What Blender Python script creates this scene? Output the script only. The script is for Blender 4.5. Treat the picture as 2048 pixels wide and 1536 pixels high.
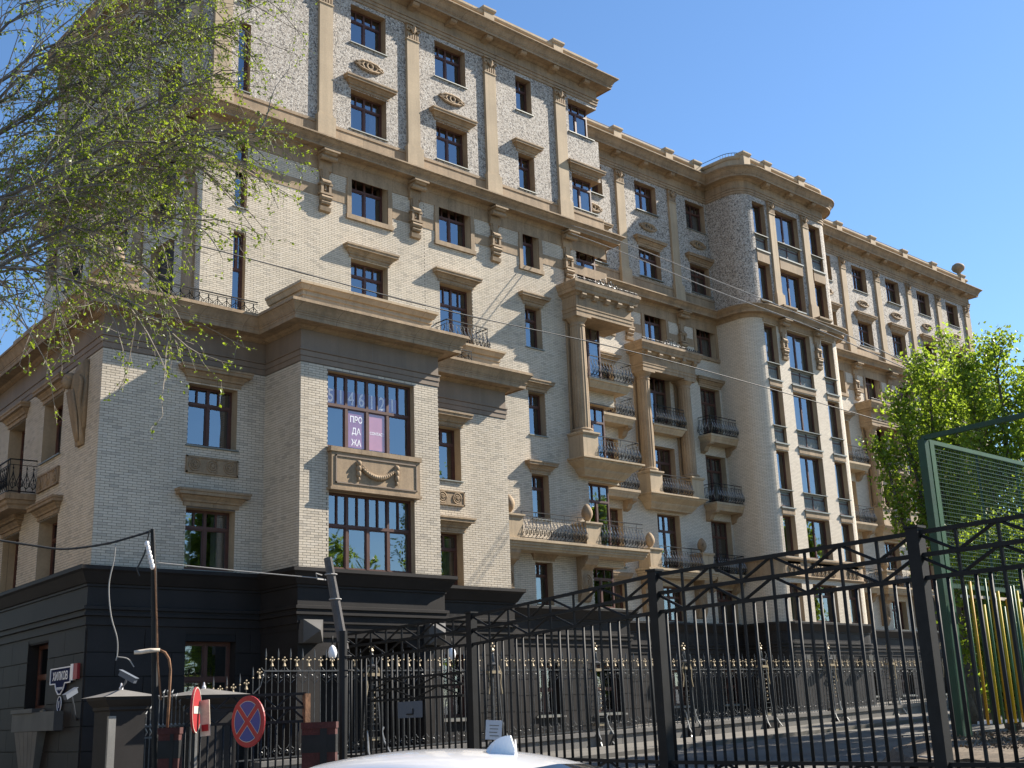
import bpy, math, random
from mathutils import Matrix, Vector
random.seed(11)
R = math.radians
for o in list(bpy.data.objects): bpy.data.objects.remove(o)
scene = bpy.context.scene
col = scene.collection

# ------------------------------------------------------------------ camera
YAW, PIT, ROLL = R(42.54), R(15.567), R(-2.166)
CAM = Vector((0.0, 0.0, 1.65)); FPX = 2390.0
fwd = Vector((math.sin(YAW)*math.cos(PIT), math.cos(YAW)*math.cos(PIT), math.sin(PIT)))
r0 = Vector((math.cos(YAW), -math.sin(YAW), 0)); u0_ = r0.cross(fwd)
rgt = r0*math.cos(ROLL) + u0_*math.sin(ROLL); upv = u0_*math.cos(ROLL) - r0*math.sin(ROLL)
cd = bpy.data.cameras.new('camera'); cam = bpy.data.objects.new('camera', cd); col.objects.link(cam)
cd.sensor_width = 36.0; cd.lens = FPX/2048*36; cd.clip_start = 0.1; cd.clip_end = 3000
mw = Matrix.Identity(4)
for i in range(3): mw[i][0] = rgt[i]; mw[i][1] = upv[i]; mw[i][2] = -fwd[i]; mw[i][3] = CAM[i]
cam.matrix_world = mw; scene.camera = cam
def at(px, py, D):
    """point seen at photo position px,py, D metres away along the ground"""
    d = rgt*((px-1024)/FPX) - upv*((py-768)/FPX) + fwd
    return CAM + d*(D/math.hypot(d.x, d.y))

# ------------------------------------------------------------------ world, sun, exposure
SUN = Vector((1.0, -0.30, 0.80)).normalized()
w = bpy.data.worlds.new('World'); scene.world = w; w.use_nodes = True
nt = w.node_tree; bg = nt.nodes['Background']
sky = nt.nodes.new('ShaderNodeTexSky'); sky.sky_type = 'NISHITA'; sky.sun_disc = False
sky.sun_elevation = math.asin(SUN.z); sky.sun_rotation = math.atan2(SUN.x, SUN.y)
sky.air_density = 1.15; sky.dust_density = 0.15; sky.ozone_density = 6.0; sky.altitude = 150
hs = nt.nodes.new('ShaderNodeHueSaturation'); hs.inputs['Saturation'].default_value = 1.04
nt.links.new(sky.outputs[0], hs.inputs['Color']); nt.links.new(hs.outputs[0], bg.inputs[0]); bg.inputs[1].default_value = 0.078
sl = bpy.data.lights.new('sun', 'SUN'); sun = bpy.data.objects.new('sun', sl); col.objects.link(sun)
sl.energy = 5.0; sl.angle = R(0.5); sl.color = (1.0, 0.925, 0.81)
sun.rotation_euler = (-SUN).to_track_quat('-Z', 'Y').to_euler(); sun.location = (60, -30, 60)
scene.view_settings.view_transform = 'Standard'; scene.view_settings.look = 'None'
scene.view_settings.exposure = 1.28; scene.view_settings.gamma = 1.0
scene.render.engine = 'CYCLES'

# ------------------------------------------------------------------ materials
def nmat(name):
    m = bpy.data.materials.new(name); m.use_nodes = True
    return m, m.node_tree.nodes, m.node_tree.links, m.node_tree.nodes['Principled BSDF']
def node(ns, t, **k):
    n = ns.new('ShaderNode'+t)
    for a, b in k.items(): setattr(n, a, b)
    return n
def ramp(ns, stops):
    n = ns.new('ShaderNodeValToRGB'); e = n.color_ramp.elements
    while len(e) < len(stops): e.new(0.5)
    for i, (p, c) in enumerate(stops): e[i].position = p; e[i].color = (*c, 1)
    return n
def mul(c, k): return tuple(min(1, x*k) for x in c)
def stuffmat(name, c, rough=0.7, metal=0.0, var=0.15, scale=1.5, grain=0.08, gscale=60, bump=0.15, bscale=40, rnd=0.0, streak=0.0, spec=0.4, joint=0.0):
    m, ns, ln, b = nmat(name)
    tc = node(ns, 'TexCoord'); geo = node(ns, 'NewGeometry')
    n1 = node(ns, 'TexNoise'); n1.inputs['Scale'].default_value = scale; n1.inputs['Detail'].default_value = 6
    ln.new(geo.outputs['Position'], n1.inputs['Vector'])
    r1 = ramp(ns, [(0.28, mul(c, 1-var)), (0.72, mul(c, 1+var))]); ln.new(n1.outputs['Fac'], r1.inputs[0])
    n2 = node(ns, 'TexNoise'); n2.inputs['Scale'].default_value = gscale; n2.inputs['Detail'].default_value = 3
    ln.new(geo.outputs['Position'], n2.inputs['Vector'])
    r2 = ramp(ns, [(0.3, (1-grain,)*3), (0.7, (1+grain if 1+grain <= 1 else 1.0,)*3)]); ln.new(n2.outputs['Fac'], r2.inputs[0])
    mx = node(ns, 'MixRGB', blend_type='MULTIPLY'); mx.inputs[0].default_value = 1
    ln.new(r1.outputs[0], mx.inputs[1]); ln.new(r2.outputs[0], mx.inputs[2]); last = mx.outputs[0]
    if streak > 0:
        mp = node(ns, 'Mapping'); mp.inputs['Scale'].default_value = (2.2, 2.2, 0.12); ln.new(geo.outputs['Position'], mp.inputs[0])
        n3 = node(ns, 'TexNoise'); n3.inputs['Scale'].default_value = 2.0; n3.inputs['Detail'].default_value = 5; ln.new(mp.outputs[0], n3.inputs['Vector'])
        r3 = ramp(ns, [(0.35, (1-streak,)*3), (0.6, (1, 1, 1))]); ln.new(n3.outputs['Fac'], r3.inputs[0])
        m3 = node(ns, 'MixRGB', blend_type='MULTIPLY'); m3.inputs[0].default_value = 1
        ln.new(last, m3.inputs[1]); ln.new(r3.outputs[0], m3.inputs[2]); last = m3.outputs[0]
    if rnd > 0:
        oi = node(ns, 'ObjectInfo'); ad = node(ns, 'Math', operation='ADD'); fr = node(ns, 'Math', operation='FRACT')
        ln.new(oi.outputs['Random'], ad.inputs[0]); ln.new(geo.outputs['Random Per Island'], ad.inputs[1]); ln.new(ad.outputs[0], fr.inputs[0])
        r4 = ramp(ns, [(0.0, (1-rnd,)*3), (0.15, (1-rnd*0.35, 1-rnd*0.4, 1-rnd*0.5)), (0.6, (1, 0.985, 0.96)), (1.0, (1, 1, 1))]); ln.new(fr.outputs[0], r4.inputs[0])
        m4 = node(ns, 'MixRGB', blend_type='MULTIPLY'); m4.inputs[0].default_value = 1
        ln.new(last, m4.inputs[1]); ln.new(r4.outputs[0], m4.inputs[2]); last = m4.outputs[0]
    if joint > 0:
        sx = node(ns, 'SeparateXYZ'); ln.new(geo.outputs['Position'], sx.inputs[0])
        a1 = node(ns, 'Math', operation='ADD'); ln.new(sx.outputs[0], a1.inputs[0]); ln.new(sx.outputs[1], a1.inputs[1])
        a2 = node(ns, 'Math', operation='PINGPONG'); ln.new(a1.outputs[0], a2.inputs[0]); a2.inputs[1].default_value = joint
        r6 = ramp(ns, [(0.0, (.42, .40, .38)), (0.012, (1, 1, 1))]); ln.new(a2.outputs[0], r6.inputs[0])
        m6 = node(ns, 'MixRGB', blend_type='MULTIPLY'); m6.inputs[0].default_value = 1; ln.new(last, m6.inputs[1]); ln.new(r6.outputs[0], m6.inputs[2]); last = m6.outputs[0]
    ln.new(last, b.inputs['Base Color'])
    b.inputs['Roughness'].default_value = rough; b.inputs['Metallic'].default_value = metal; b.inputs['Specular IOR Level'].default_value = spec
    if bump > 0:
        n5 = node(ns, 'TexNoise'); n5.inputs['Scale'].default_value = bscale; n5.inputs['Detail'].default_value = 4; ln.new(geo.outputs['Position'], n5.inputs['Vector'])
        bp = node(ns, 'Bump'); bp.inputs['Strength'].default_value = bump; bp.inputs['Distance'].default_value = 0.01
        ln.new(n5.outputs['Fac'], bp.inputs['Height']); ln.new(bp.outputs[0], b.inputs['Normal'])
    return m
M = {}
M['stone'] = stuffmat('tan_stone', (0.35, 0.248, 0.150), 0.8, var=0.2, scale=0.9, grain=0.2, gscale=14, bump=0.3, bscale=25, streak=0.22, joint=.72)
M['stone2'] = stuffmat('pale_stone', (0.44, 0.335, 0.215), 0.8, var=0.14, scale=0.8, grain=0.14, gscale=16, bump=0.25, bscale=25, streak=0.14, joint=.72)
M['frieze'] = stuffmat('brown_stone', (0.22, 0.165, 0.12), 0.7, var=0.12, scale=0.9, grain=0.10, gscale=30, bump=0.12, streak=0.10, rnd=0.10)
M['brick'] = stuffmat('cream_brick', (0.62, 0.54, 0.43), 0.85, var=0.11, scale=0.35, grain=0.12, gscale=45, bump=0.25, rnd=0.26, streak=0.07)
M['mortar'] = stuffmat('grey_mortar', (0.15, 0.135, 0.115), 0.9, var=0.12, bump=0.2)
M['granite'] = stuffmat('dark_granite', (0.030, 0.0265, 0.0255), 0.6, var=0.25, scale=1.0, grain=0.5, gscale=90, bump=0.05, rnd=0.25, spec=0.2)
M['granite_grey'] = stuffmat('grey_granite', (0.24, 0.23, 0.21), 0.6, var=0.2, scale=1.0, grain=0.3, gscale=90, bump=0.1, rnd=0.2)
M['boss'] = stuffmat('mid_granite', (0.09, 0.085, 0.08), 0.6, var=0.2, grain=0.3, gscale=90, bump=0.1)
M['wood'] = stuffmat('dark_brown_timber', (0.095, 0.040, 0.028), 0.5, var=0.2, scale=4, grain=0.2, bump=0.05)
M['iron'] = stuffmat('black_iron', (0.012, 0.0125, 0.013), 0.62, var=0.3, scale=5, grain=0.25, bump=0.1, spec=0.25)
M['steel'] = stuffmat('grey_wrought_iron', (0.09, 0.093, 0.097), 0.42, metal=0.4, var=0.3, scale=8, grain=0.2, bump=0.1)
M['bright'] = stuffmat('pale_iron', (0.27, 0.27, 0.26), 0.4, metal=0.5, var=0.2, scale=8, bump=0.0)  # on the railings this pale tone paints highlights of dark iron
M['gold'] = stuffmat('gilt', (0.36, 0.29, 0.19), 0.5, metal=0.3, var=0.15, scale=9, bump=0.0)
M['metalroof'] = stuffmat('lead_flashing', (0.20, 0.21, 0.19), 0.5, metal=0.3, var=0.15)
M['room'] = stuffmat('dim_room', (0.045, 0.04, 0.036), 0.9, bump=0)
M['curtain'] = stuffmat('white_curtain', (0.62, 0.62, 0.60), 0.9, var=0.1, scale=6, bump=0)
M['poster'] = stuffmat('pink_poster', (0.55, 0.22, 0.28), 0.6, var=0.06, bump=0)
M['letter'] = stuffmat('white_print', (0.88, 0.88, 0.90), 0.6, var=0.0, bump=0)
def glassmat():
    m, ns, ln, b = nmat('window_glass')
    out = [n for n in ns if n.type == 'OUTPUT_MATERIAL'][0]
    fr = node(ns, 'Fresnel'); fr.inputs['IOR'].default_value = 3.0
    tr = node(ns, 'BsdfTransparent'); tr.inputs[0].default_value = (0.80, 0.84, 0.86, 1)
    gl = node(ns, 'BsdfGlossy'); gl.inputs['Roughness'].default_value = 0.015; gl.inputs[0].default_value = (0.86, 0.93, 1.0, 1)
    geo = node(ns, 'NewGeometry'); n = node(ns, 'TexNoise'); n.inputs['Scale'].default_value = 1.1; n.inputs['Detail'].default_value = 1
    ln.new(geo.outputs['Position'], n.inputs['Vector'])
    bp = node(ns, 'Bump'); bp.inputs['Strength'].default_value = 0.10; bp.inputs['Distance'].default_value = 0.05
    ln.new(n.outputs['Fac'], bp.inputs['Height']); ln.new(bp.outputs[0], gl.inputs['Normal'])
    mx = node(ns, 'MixShader'); ln.new(fr.outputs[0], mx.inputs[0]); ln.new(tr.outputs[0], mx.inputs[1]); ln.new(gl.outputs[0], mx.inputs[2])
    ln.new(mx.outputs[0], out.inputs['Surface']); return m
M['glass'] = glassmat()
def mosaicmat():
    m, ns, ln, b = nmat('rubble_mosaic')
    geo = node(ns, 'NewGeometry')
    wn = node(ns, 'TexNoise'); wn.inputs['Scale'].default_value = 5; ln.new(geo.outputs['Position'], wn.inputs['Vector'])
    mx0 = node(ns, 'MixRGB', blend_type='ADD'); mx0.inputs[0].default_value = 0.03
    ln.new(geo.outputs['Position'], mx0.inputs[1]); ln.new(wn.outputs['Color'], mx0.inputs[2])
    v = node(ns, 'TexVoronoi'); v.inputs['Scale'].default_value = 19.0; ln.new(mx0.outputs[0], v.inputs['Vector'])
    v2 = node(ns, 'TexVoronoi', feature='DISTANCE_TO_EDGE'); v2.inputs['Scale'].default_value = 19.0; ln.new(mx0.outputs[0], v2.inputs['Vector'])
    sp = node(ns, 'SeparateColor'); ln.new(v.outputs['Color'], sp.inputs[0])
    r1 = ramp(ns, [(0.0, (0.12, 0.105, 0.092)), (0.16, (0.19, 0.168, 0.145)), (0.26, (0.36, 0.315, 0.26)), (0.62, (0.45, 0.395, 0.335)), (1.0, (0.56, 0.52, 0.46))]); ln.new(sp.outputs[0], r1.inputs[0])
    r2 = ramp(ns, [(0.0, (0.42, 0.40, 0.38)), (0.10, (1, 1, 1))]); ln.new(v2.outputs['Distance'], r2.inputs[0])
    mx = node(ns, 'MixRGB', blend_type='MULTIPLY'); mx.inputs[0].default_value = 1; ln.new(r1.outputs[0], mx.inputs[1]); ln.new(r2.outputs[0], mx.inputs[2])
    ln.new(mx.outputs[0], b.inputs['Base Color']); b.inputs['Roughness'].default_value = 0.8
    r3 = ramp(ns, [(0.0, (0, 0, 0)), (0.25, (1, 1, 1))]); ln.new(v2.outputs['Distance'], r3.inputs[0])
    ad = node(ns, 'Math', operation='MULTIPLY'); ln.new(r3.outputs[0], ad.inputs[0]); ln.new(sp.outputs[1], ad.inputs[1])
    bp = node(ns, 'Bump'); bp.inputs['Strength'].default_value = 0.4; bp.inputs['Distance'].default_value = 0.02; ln.new(ad.outputs[0], bp.inputs['Height']); ln.new(bp.outputs[0], b.inputs['Normal'])
    return m
M['mosaic'] = mosaicmat()
def farbrickmat():
    m, ns, ln, b = nmat('cream_brick_far')
    tc = node(ns, 'TexCoord'); br = node(ns, 'TexBrick'); ln.new(tc.outputs['UV'], br.inputs['Vector'])
    br.inputs['Scale'].default_value = 1.0; br.inputs['Brick Width'].default_value = 0.262; br.inputs['Row Height'].default_value = 0.075
    br.inputs['Mortar Size'].default_value = 0.006; br.inputs['Mortar Smooth'].default_value = 0.1; br.inputs['Bias'].default_value = 0.3
    br.inputs['Color1'].default_value = (0.52, 0.445, 0.345, 1); br.inputs['Color2'].default_value = (0.62, 0.54, 0.43, 1); br.inputs['Mortar'].default_value = (0.15, 0.135, 0.115, 1)
    ln.new(br.outputs['Color'], b.inputs['Base Color']); b.inputs['Roughness'].default_value = 0.8
    bp = node(ns, 'Bump'); bp.inputs['Strength'].default_value = 0.5; bp.inputs['Distance'].default_value = 0.008; bp.invert = True
    ln.new(br.outputs['Fac'], bp.inputs['Height']); ln.new(bp.outputs[0], b.inputs['Normal']); return m
M['brickfar'] = farbrickmat()

# ------------------------------------------------------------------ mesh helpers
ID = (0.0, 0.0, 0.0)
class MB:
    def __init__(s): s.v = []; s.f = []; s.m = []; s.uv = {}
    def poly(s, pts, mi=0, uv=None):
        b = len(s.v); s.v.extend([tuple(p) for p in pts]); s.f.append(tuple(range(b, b+len(pts)))); s.m.append(mi)
        if uv: s.uv[len(s.f)-1] = uv
    def box(s, x0, x1, y0, y1, z0, z1, mi=0, skip=''):
        b = len(s.v)
        s.v += [(x0,y0,z0),(x1,y0,z0),(x1,y1,z0),(x0,y1,z0),(x0,y0,z1),(x1,y0,z1),(x1,y1,z1),(x0,y1,z1)]
        for k, q in (('b',(0,3,2,1)),('t',(4,5,6,7)),('f',(0,1,5,4)),('r',(1,2,6,5)),('k',(2,3,7,6)),('l',(3,0,4,7))):
            if k not in skip: s.f.append(tuple(b+i for i in q)); s.m.append(mi)
    def beam(s, a, b, w, h=None, mi=0):
        a, b = Vector(a), Vector(b); d = (b-a).normalized(); h = h or w
        u = d.cross(Vector((0,0,1)))
        if u.length < 1e-3: u = Vector((1,0,0))
        u.normalize(); n = u.cross(d); k = len(s.v)
        for p in (a, b):
            for su, sn in ((-1,-1),(1,-1),(1,1),(-1,1)): s.v.append(tuple(p+u*(su*w/2)+n*(sn*h/2)))
        for q in ((0,1,2,3),(7,6,5,4),(0,4,5,1),(1,5,6,2),(2,6,7,3),(3,7,4,0)): s.f.append(tuple(k+i for i in q)); s.m.append(mi)
    def tube(s, pts, r, n=5, mi=0, cap=True):
        pts = [Vector(p) for p in pts]; N = len(pts); base = len(s.v); ref = None
        for i, p in enumerate(pts):
            d = (pts[min(i+1, N-1)]-pts[max(i-1, 0)])
            d = d.normalized() if d.length > 1e-9 else Vector((0,0,1))
            if ref is None: ref = d.orthogonal().normalized()
            ref = (ref - d*ref.dot(d)); ref = ref.normalized() if ref.length > 1e-6 else d.orthogonal().normalized()
            bi = d.cross(ref); rr = r[i] if isinstance(r, (list, tuple)) else r
            for k in range(n):
                a = 2*math.pi*k/n; s.v.append(tuple(p + ref*(rr*math.cos(a)) + bi*(rr*math.sin(a))))
        for i in range(N-1):
            for k in range(n):
                k2 = (k+1) % n; s.f.append((base+i*n+k, base+i*n+k2, base+(i+1)*n+k2, base+(i+1)*n+k)); s.m.append(mi)
        if cap:
            s.f.append(tuple(base+k for k in reversed(range(n)))); s.m.append(mi)
            s.f.append(tuple(base+(N-1)*n+k for k in range(n))); s.m.append(mi)
    def lathe(s, cx, cy, prof, n=16, mi=0, ribs=0, ribd=0.0):
        base = len(s.v)
        for r, z in prof:
            for k in range(n):
                a = 2*math.pi*k/n; rr = r*(1 - (ribd if ribs and (k % 2) else 0)); s.v.append((cx+rr*math.cos(a), cy+rr*math.sin(a), z))
        for i in range(len(prof)-1):
            for k in range(n):
                k2 = (k+1) % n; s.f.append((base+i*n+k, base+i*n+k2, base+(i+1)*n+k2, base+(i+1)*n+k)); s.m.append(mi)
        s.f.append(tuple(base+k for k in reversed(range(n)))); s.m.append(mi)
        s.f.append(tuple(base+(len(prof)-1)*n+k for k in range(n))); s.m.append(mi)
    def sphere(s, c, r, n=6, mi=0, sz=1.0):
        pr = [(max(0.001, r*math.sin(math.pi*i/n)), c[2]-r*sz*math.cos(math.pi*i/n)) for i in range(n+1)]
        s.lathe(c[0], c[1], pr, n+2, mi)
    def cornice(s, path, prof, mi=0, caps=True):
        P = [Vector((p[0], p[1])) for p in path]; N = len(P); nrm = []
        for i in range(N):
            ns = []
            if i > 0: d = (P[i]-P[i-1]).normalized(); ns.append(Vector((d.y, -d.x)))
            if i < N-1: d = (P[i+1]-P[i]).normalized(); ns.append(Vector((d.y, -d.x)))
            if len(ns) == 2:
                m = ns[0]+ns[1]; k = 1+ns[0].dot(ns[1]); nrm.append(m/max(k, 0.2))
            else: nrm.append(ns[0])
        base = len(s.v); K = len(prof)
        for i in range(N):
            for o, z in prof: q = P[i]+nrm[i]*o; s.v.append((q.x, q.y, z))
        for i in range(N-1):
            for k in range(K-1): s.f.append((base+i*K+k, base+(i+1)*K+k, base+(i+1)*K+k+1, base+i*K+k+1)); s.m.append(mi)
        if caps:
            s.f.append(tuple(base+k for k in reversed(range(K)))); s.m.append(mi)
            s.f.append(tuple(base+(N-1)*K+k for k in range(K))); s.m.append(mi)
    def ledge(s, u0, u1, Y, yf, prof, mi=0):
        s.cornice([(u0, Y), (u0, yf), (u1, yf), (u1, Y)], prof, mi, caps=False)
        for (o, z), sg in ((prof[0], -1), (prof[-1], 1)):
            q = [(u0-o, yf-o, z), (u1+o, yf-o, z), (u1+o, Y, z), (u0-o, Y, z)]
            s.poly(q if sg > 0 else q[::-1], mi)
    def exyz(s, u0, u1, poly, mi=0):
        """polygon in (y,z) extruded along u"""
        n = len(poly); b = len(s.v)
        for u in (u0, u1):
            for y, z in poly: s.v.append((u, y, z))
        s.f.append(tuple(b+i for i in range(n))); s.m.append(mi); s.f.append(tuple(b+n+i for i in reversed(range(n)))); s.m.append(mi)
        for i in range(n): j = (i+1) % n; s.f.append((b+i, b+n+i, b+n+j, b+j)); s.m.append(mi)
    def mesh(s, name, mats, smooth=False, T=ID):
        me = bpy.data.meshes.new(name)
        if T != ID:
            c, sn = math.cos(T[2]), math.sin(T[2]); v = [(T[0]+x*c-y*sn, T[1]+x*sn+y*c, z) for x, y, z in s.v]
        else: v = s.v
        me.from_pydata(v, [], s.f)
        for m in (mats if isinstance(mats, (list, tuple)) else [mats]): me.materials.append(M[m] if isinstance(m, str) else m)
        if any(s.m): me.polygons.foreach_set('material_index', s.m)
        if smooth: me.polygons.foreach_set('use_smooth', [True]*len(s.f))
        if s.uv:
            ul = me.uv_layers.new(name='UVMap')
            for fi, uvs in s.uv.items():
                p = me.polygons[fi]
                for li, q in zip(p.loop_indices, uvs): ul.data[li].uv = q
        me.update(); return me
    def build(s, name, mats, parent=None, smooth=False, T=ID):
        return link(name, s.mesh(name, mats, smooth, T), parent)
def link(name, me, parent=None, loc=None, rz=0.0, local=False):
    o = bpy.data.objects.new(name, me); col.objects.link(o)
    if loc is not None: o.location = loc
    if rz: o.rotation_euler = (0, 0, rz)
    if parent is not None:
        o.parent = parent
        if not local and parent.get('base') is not None: o.matrix_parent_inverse = Matrix.Translation(-Vector(parent['base']))
    return o
def thing(name, label, cat, loc=(0,0,0), group=None):
    o = bpy.data.objects.new(name, None); col.objects.link(o); o.location = loc; o['base'] = tuple(loc); o.empty_display_size = 0.3
    return tag(o, label, cat, group)
def tag(o, label, cat, group=None, kind=None):
    if label: o['label'] = label
    if cat: o['category'] = cat
    if group: o['group'] = group
    if kind: o['kind'] = kind
    return o
def struct(o): o['kind'] = 'structure'; return o
def gz(x): return 0.0 if x < 8 else 0.028*(x-8)
# ------------------------------------------------------------------ ground (large structure first)
g = MB()
X0, X1, Y0, Y1 = -400, 700, -400, 700
g.v = [(X0,Y0,0),(8,Y0,0),(8,Y1,0),(X0,Y1,0),(X1,Y0,gz(X1)),(X1,Y1,gz(X1))]; g.f = [(0,1,2,3),(1,4,5,2)]; g.m = [0,0]
M['asphalt'] = stuffmat('asphalt', (0.135, 0.125, 0.110), 0.9, var=0.25, scale=0.35, grain=0.25, gscale=120, bump=0.3, bscale=120)
M['paving'] = stuffmat('grey_paving', (0.15, 0.14, 0.125), 0.9, var=0.2, scale=0.5, grain=0.2, gscale=70, bump=0.25, rnd=0.15)
struct(g.build('ground', 'asphalt'))

# ------------------------------------------------------------------ apartment building
B = thing('apartment_building', 'long cream brick and tan stone apartment block with dark granite base and rounded tower', 'building', (18.2, 31.0, 0.4))
YP, YB, YF, YS, YT = 31.0, 29.0, 35.5, 39.7, 37.2      # podium, bay, front block, side sections, tower planes
TL = (13.06, 31.0, R(-94.2))                           # street facade of the podium: u runs to the corner (u=0)
TU = (18.2, 35.5, R(-90))                              # street facade of the upper block
def wall(mb, Y, u0, u1, z0, z1, ops=(), depth=0.33, mi=0, mr=1):
    us = sorted({u0, u1, *[min(max(a, u0), u1) for o in ops for a in o[:2]]}); zs = sorted({z0, z1, *[min(max(a, z0), z1) for o in ops for a in o[2:4]]})
    for i in range(len(us)-1):
        for j in range(len(zs)-1):
            a, b, c, d = us[i], us[i+1], zs[j], zs[j+1]; cu, cz = (a+b)/2, (c+d)/2
            if any(o[0] < cu < o[1] and o[2] < cz < o[3] for o in ops): continue
            mb.poly([(a,Y,c),(b,Y,c),(b,Y,d),(a,Y,d)], mi, [(a,c),(b,c),(b,d),(a,d)])
    for o in ops:
        a, b, c, d = o[:4]; y2 = Y+depth
        fl = o[4] if len(o) > 4 else ''
        if 'l' not in fl: mb.poly([(a,Y,c),(a,Y,d),(a,y2,d),(a,y2,c)], mr)
        if 'r' not in fl: mb.poly([(b,Y,c),(b,y2,c),(b,y2,d),(b,Y,d)], mr)
        mb.poly([(a,Y,c),(a,y2,c),(b,y2,c),(b,Y,c)], mr); mb.poly([(a,Y,d),(b,Y,d),(b,y2,d),(a,y2,d)], mr)
BL, BH, BJ = 0.25, 0.063, 0.012
def brick_cells(u0, u1, z0, z1, ops):
    k = 0; z = z0+0.006
    while z+BH <= z1+1e-6:
        zc = z+BH/2; iv = [(u0, u1)]
        for o in ops:
            if o[2]-0.02 < zc < o[3]+0.02:
                nv = []
                for a, b in iv:
                    if o[1] <= a or o[0] >= b: nv.append((a, b)); continue
                    if o[0] > a: nv.append((a, o[0]))
                    if o[1] < b: nv.append((o[1], b))
                iv = nv
        off = (BL+BJ)/2 if k % 2 else 0
        for a, b in iv:
            n = math.floor((a-u0-off)/(BL+BJ)); u = u0+off+n*(BL+BJ)
            while u < b:
                c0, c1 = max(u, a), min(u+BL, b)
                if c1-c0 > 0.03: yield c0, c1, z
                u += BL+BJ
        z += BH+BJ; k += 1
def bricks(mb, Y, u0, u1, z0, z1, ops, proud=0.007):
    for a, b, z in brick_cells(u0, u1, z0, z1, ops):
        mb.box(a, b, Y-proud, Y+0.002, z, z+BH, 0, skip='k')
# ---- windows: the frame is the part, panes and room behind are its pieces
WROWS = {'std': [(0.73, [0, .5, 1], 1), (0.27, [0, .25, .5, .75, 1], 0)], 'nar': [(0.73, [0, 1], 1), (0.27, [0, .5, 1], 0)],
         'three': [(0.75, [0, .5, 1], 1), (0.25, [0, .333, .667, 1], 0)],
         'big': [(0.585, [0, .235, .485, .735, 1], 1), (0.415, [0, .1175, .235, .36, .485, .61, .735, .8675, 1], 0)],
         'tow2': [(1, [0, .5, 1], 1)], 'tow1': [(1, [0, 1], 1)], 'low': [(.5, [0, .5, 1], 1), (.5, [0, .5, 1], 1)]}
_wc = {}
def window_meshes(w, h, kind):
    key = (round(w, 2), round(h, 2), kind)
    if key in _wc: return _wc[key]
    fr = MB(); t = 0.075; d = 0.09
    fr.box(0, t, 0, d, 0, h); fr.box(w-t, w, 0, d, 0, h); fr.box(t, w-t, 0, d, h-t, h); fr.box(t, w-t, 0, d, 0, t)
    rows = WROWS[kind]; panes = []; z = t; H = h-2*t; W = w-2*t
    for ri, (f, cs, main) in enumerate(rows):
        za, zb = z, z+f*H; z = zb
        if ri < len(rows)-1: fr.box(t, w-t, -0.012, d-0.01, zb-0.045, zb+0.045)
        a0 = za+(0.045 if ri > 0 else 0); b0 = zb-(0.045 if ri < len(rows)-1 else 0)
        for ci in range(len(cs)-1):
            ua, ub = t+cs[ci]*W, t+cs[ci+1]*W
            thick = 0.045 if (main or abs(cs[ci+1]-.5) < .02 or cs[ci+1] in (.235, .735)) else 0.022
            thl = 0.045 if (main or (ci and (abs(cs[ci]-.5) < .02 or cs[ci] in (.235, .735)))) else 0.022
            if ci < len(cs)-2: fr.box(ub-thick, ub+thick, -0.006, d-0.02, a0, b0)
            pa = ua+(thl if ci else 0); pb = ub-(thick if ci < len(cs)-2 else 0)
            if main:   # sash frame
                s_ = 0.035
                fr.box(pa, pa+s_, 0.012, d-0.03, a0, b0); fr.box(pb-s_, pb, 0.012, d-0.03, a0, b0)
                fr.box(pa+s_, pb-s_, 0.012, d-0.03, a0, a0+s_); fr.box(pa+s_, pb-s_, 0.012, d-0.03, b0-s_, b0)
                panes.append((pa+s_, pb-s_, a0+s_, b0-s_))
            else: panes.append((pa, pb, a0, b0))
    fme = fr.mesh('window', 'wood')
    pm = []
    for a, b, c, e in panes:
        q = MB(); q.poly([(0,0,0),(b-a,0,0),(b-a,0,e-c),(0,0,e-c)]); q.box(0, b-a, 0.004, 0.012, 0, e-c, 0, skip='f') if False else None
        pm.append((a, c, q.mesh('pane', 'glass')))
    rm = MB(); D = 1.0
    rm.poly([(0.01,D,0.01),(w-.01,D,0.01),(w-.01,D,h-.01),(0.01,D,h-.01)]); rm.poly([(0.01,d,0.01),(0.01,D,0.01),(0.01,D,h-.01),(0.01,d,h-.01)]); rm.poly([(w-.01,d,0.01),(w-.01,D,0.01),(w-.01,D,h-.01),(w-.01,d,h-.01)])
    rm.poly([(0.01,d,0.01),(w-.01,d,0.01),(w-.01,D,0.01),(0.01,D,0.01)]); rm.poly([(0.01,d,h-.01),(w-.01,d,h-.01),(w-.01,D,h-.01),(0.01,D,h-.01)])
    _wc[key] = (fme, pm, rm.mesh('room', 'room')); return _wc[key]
_sc = {}
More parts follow.
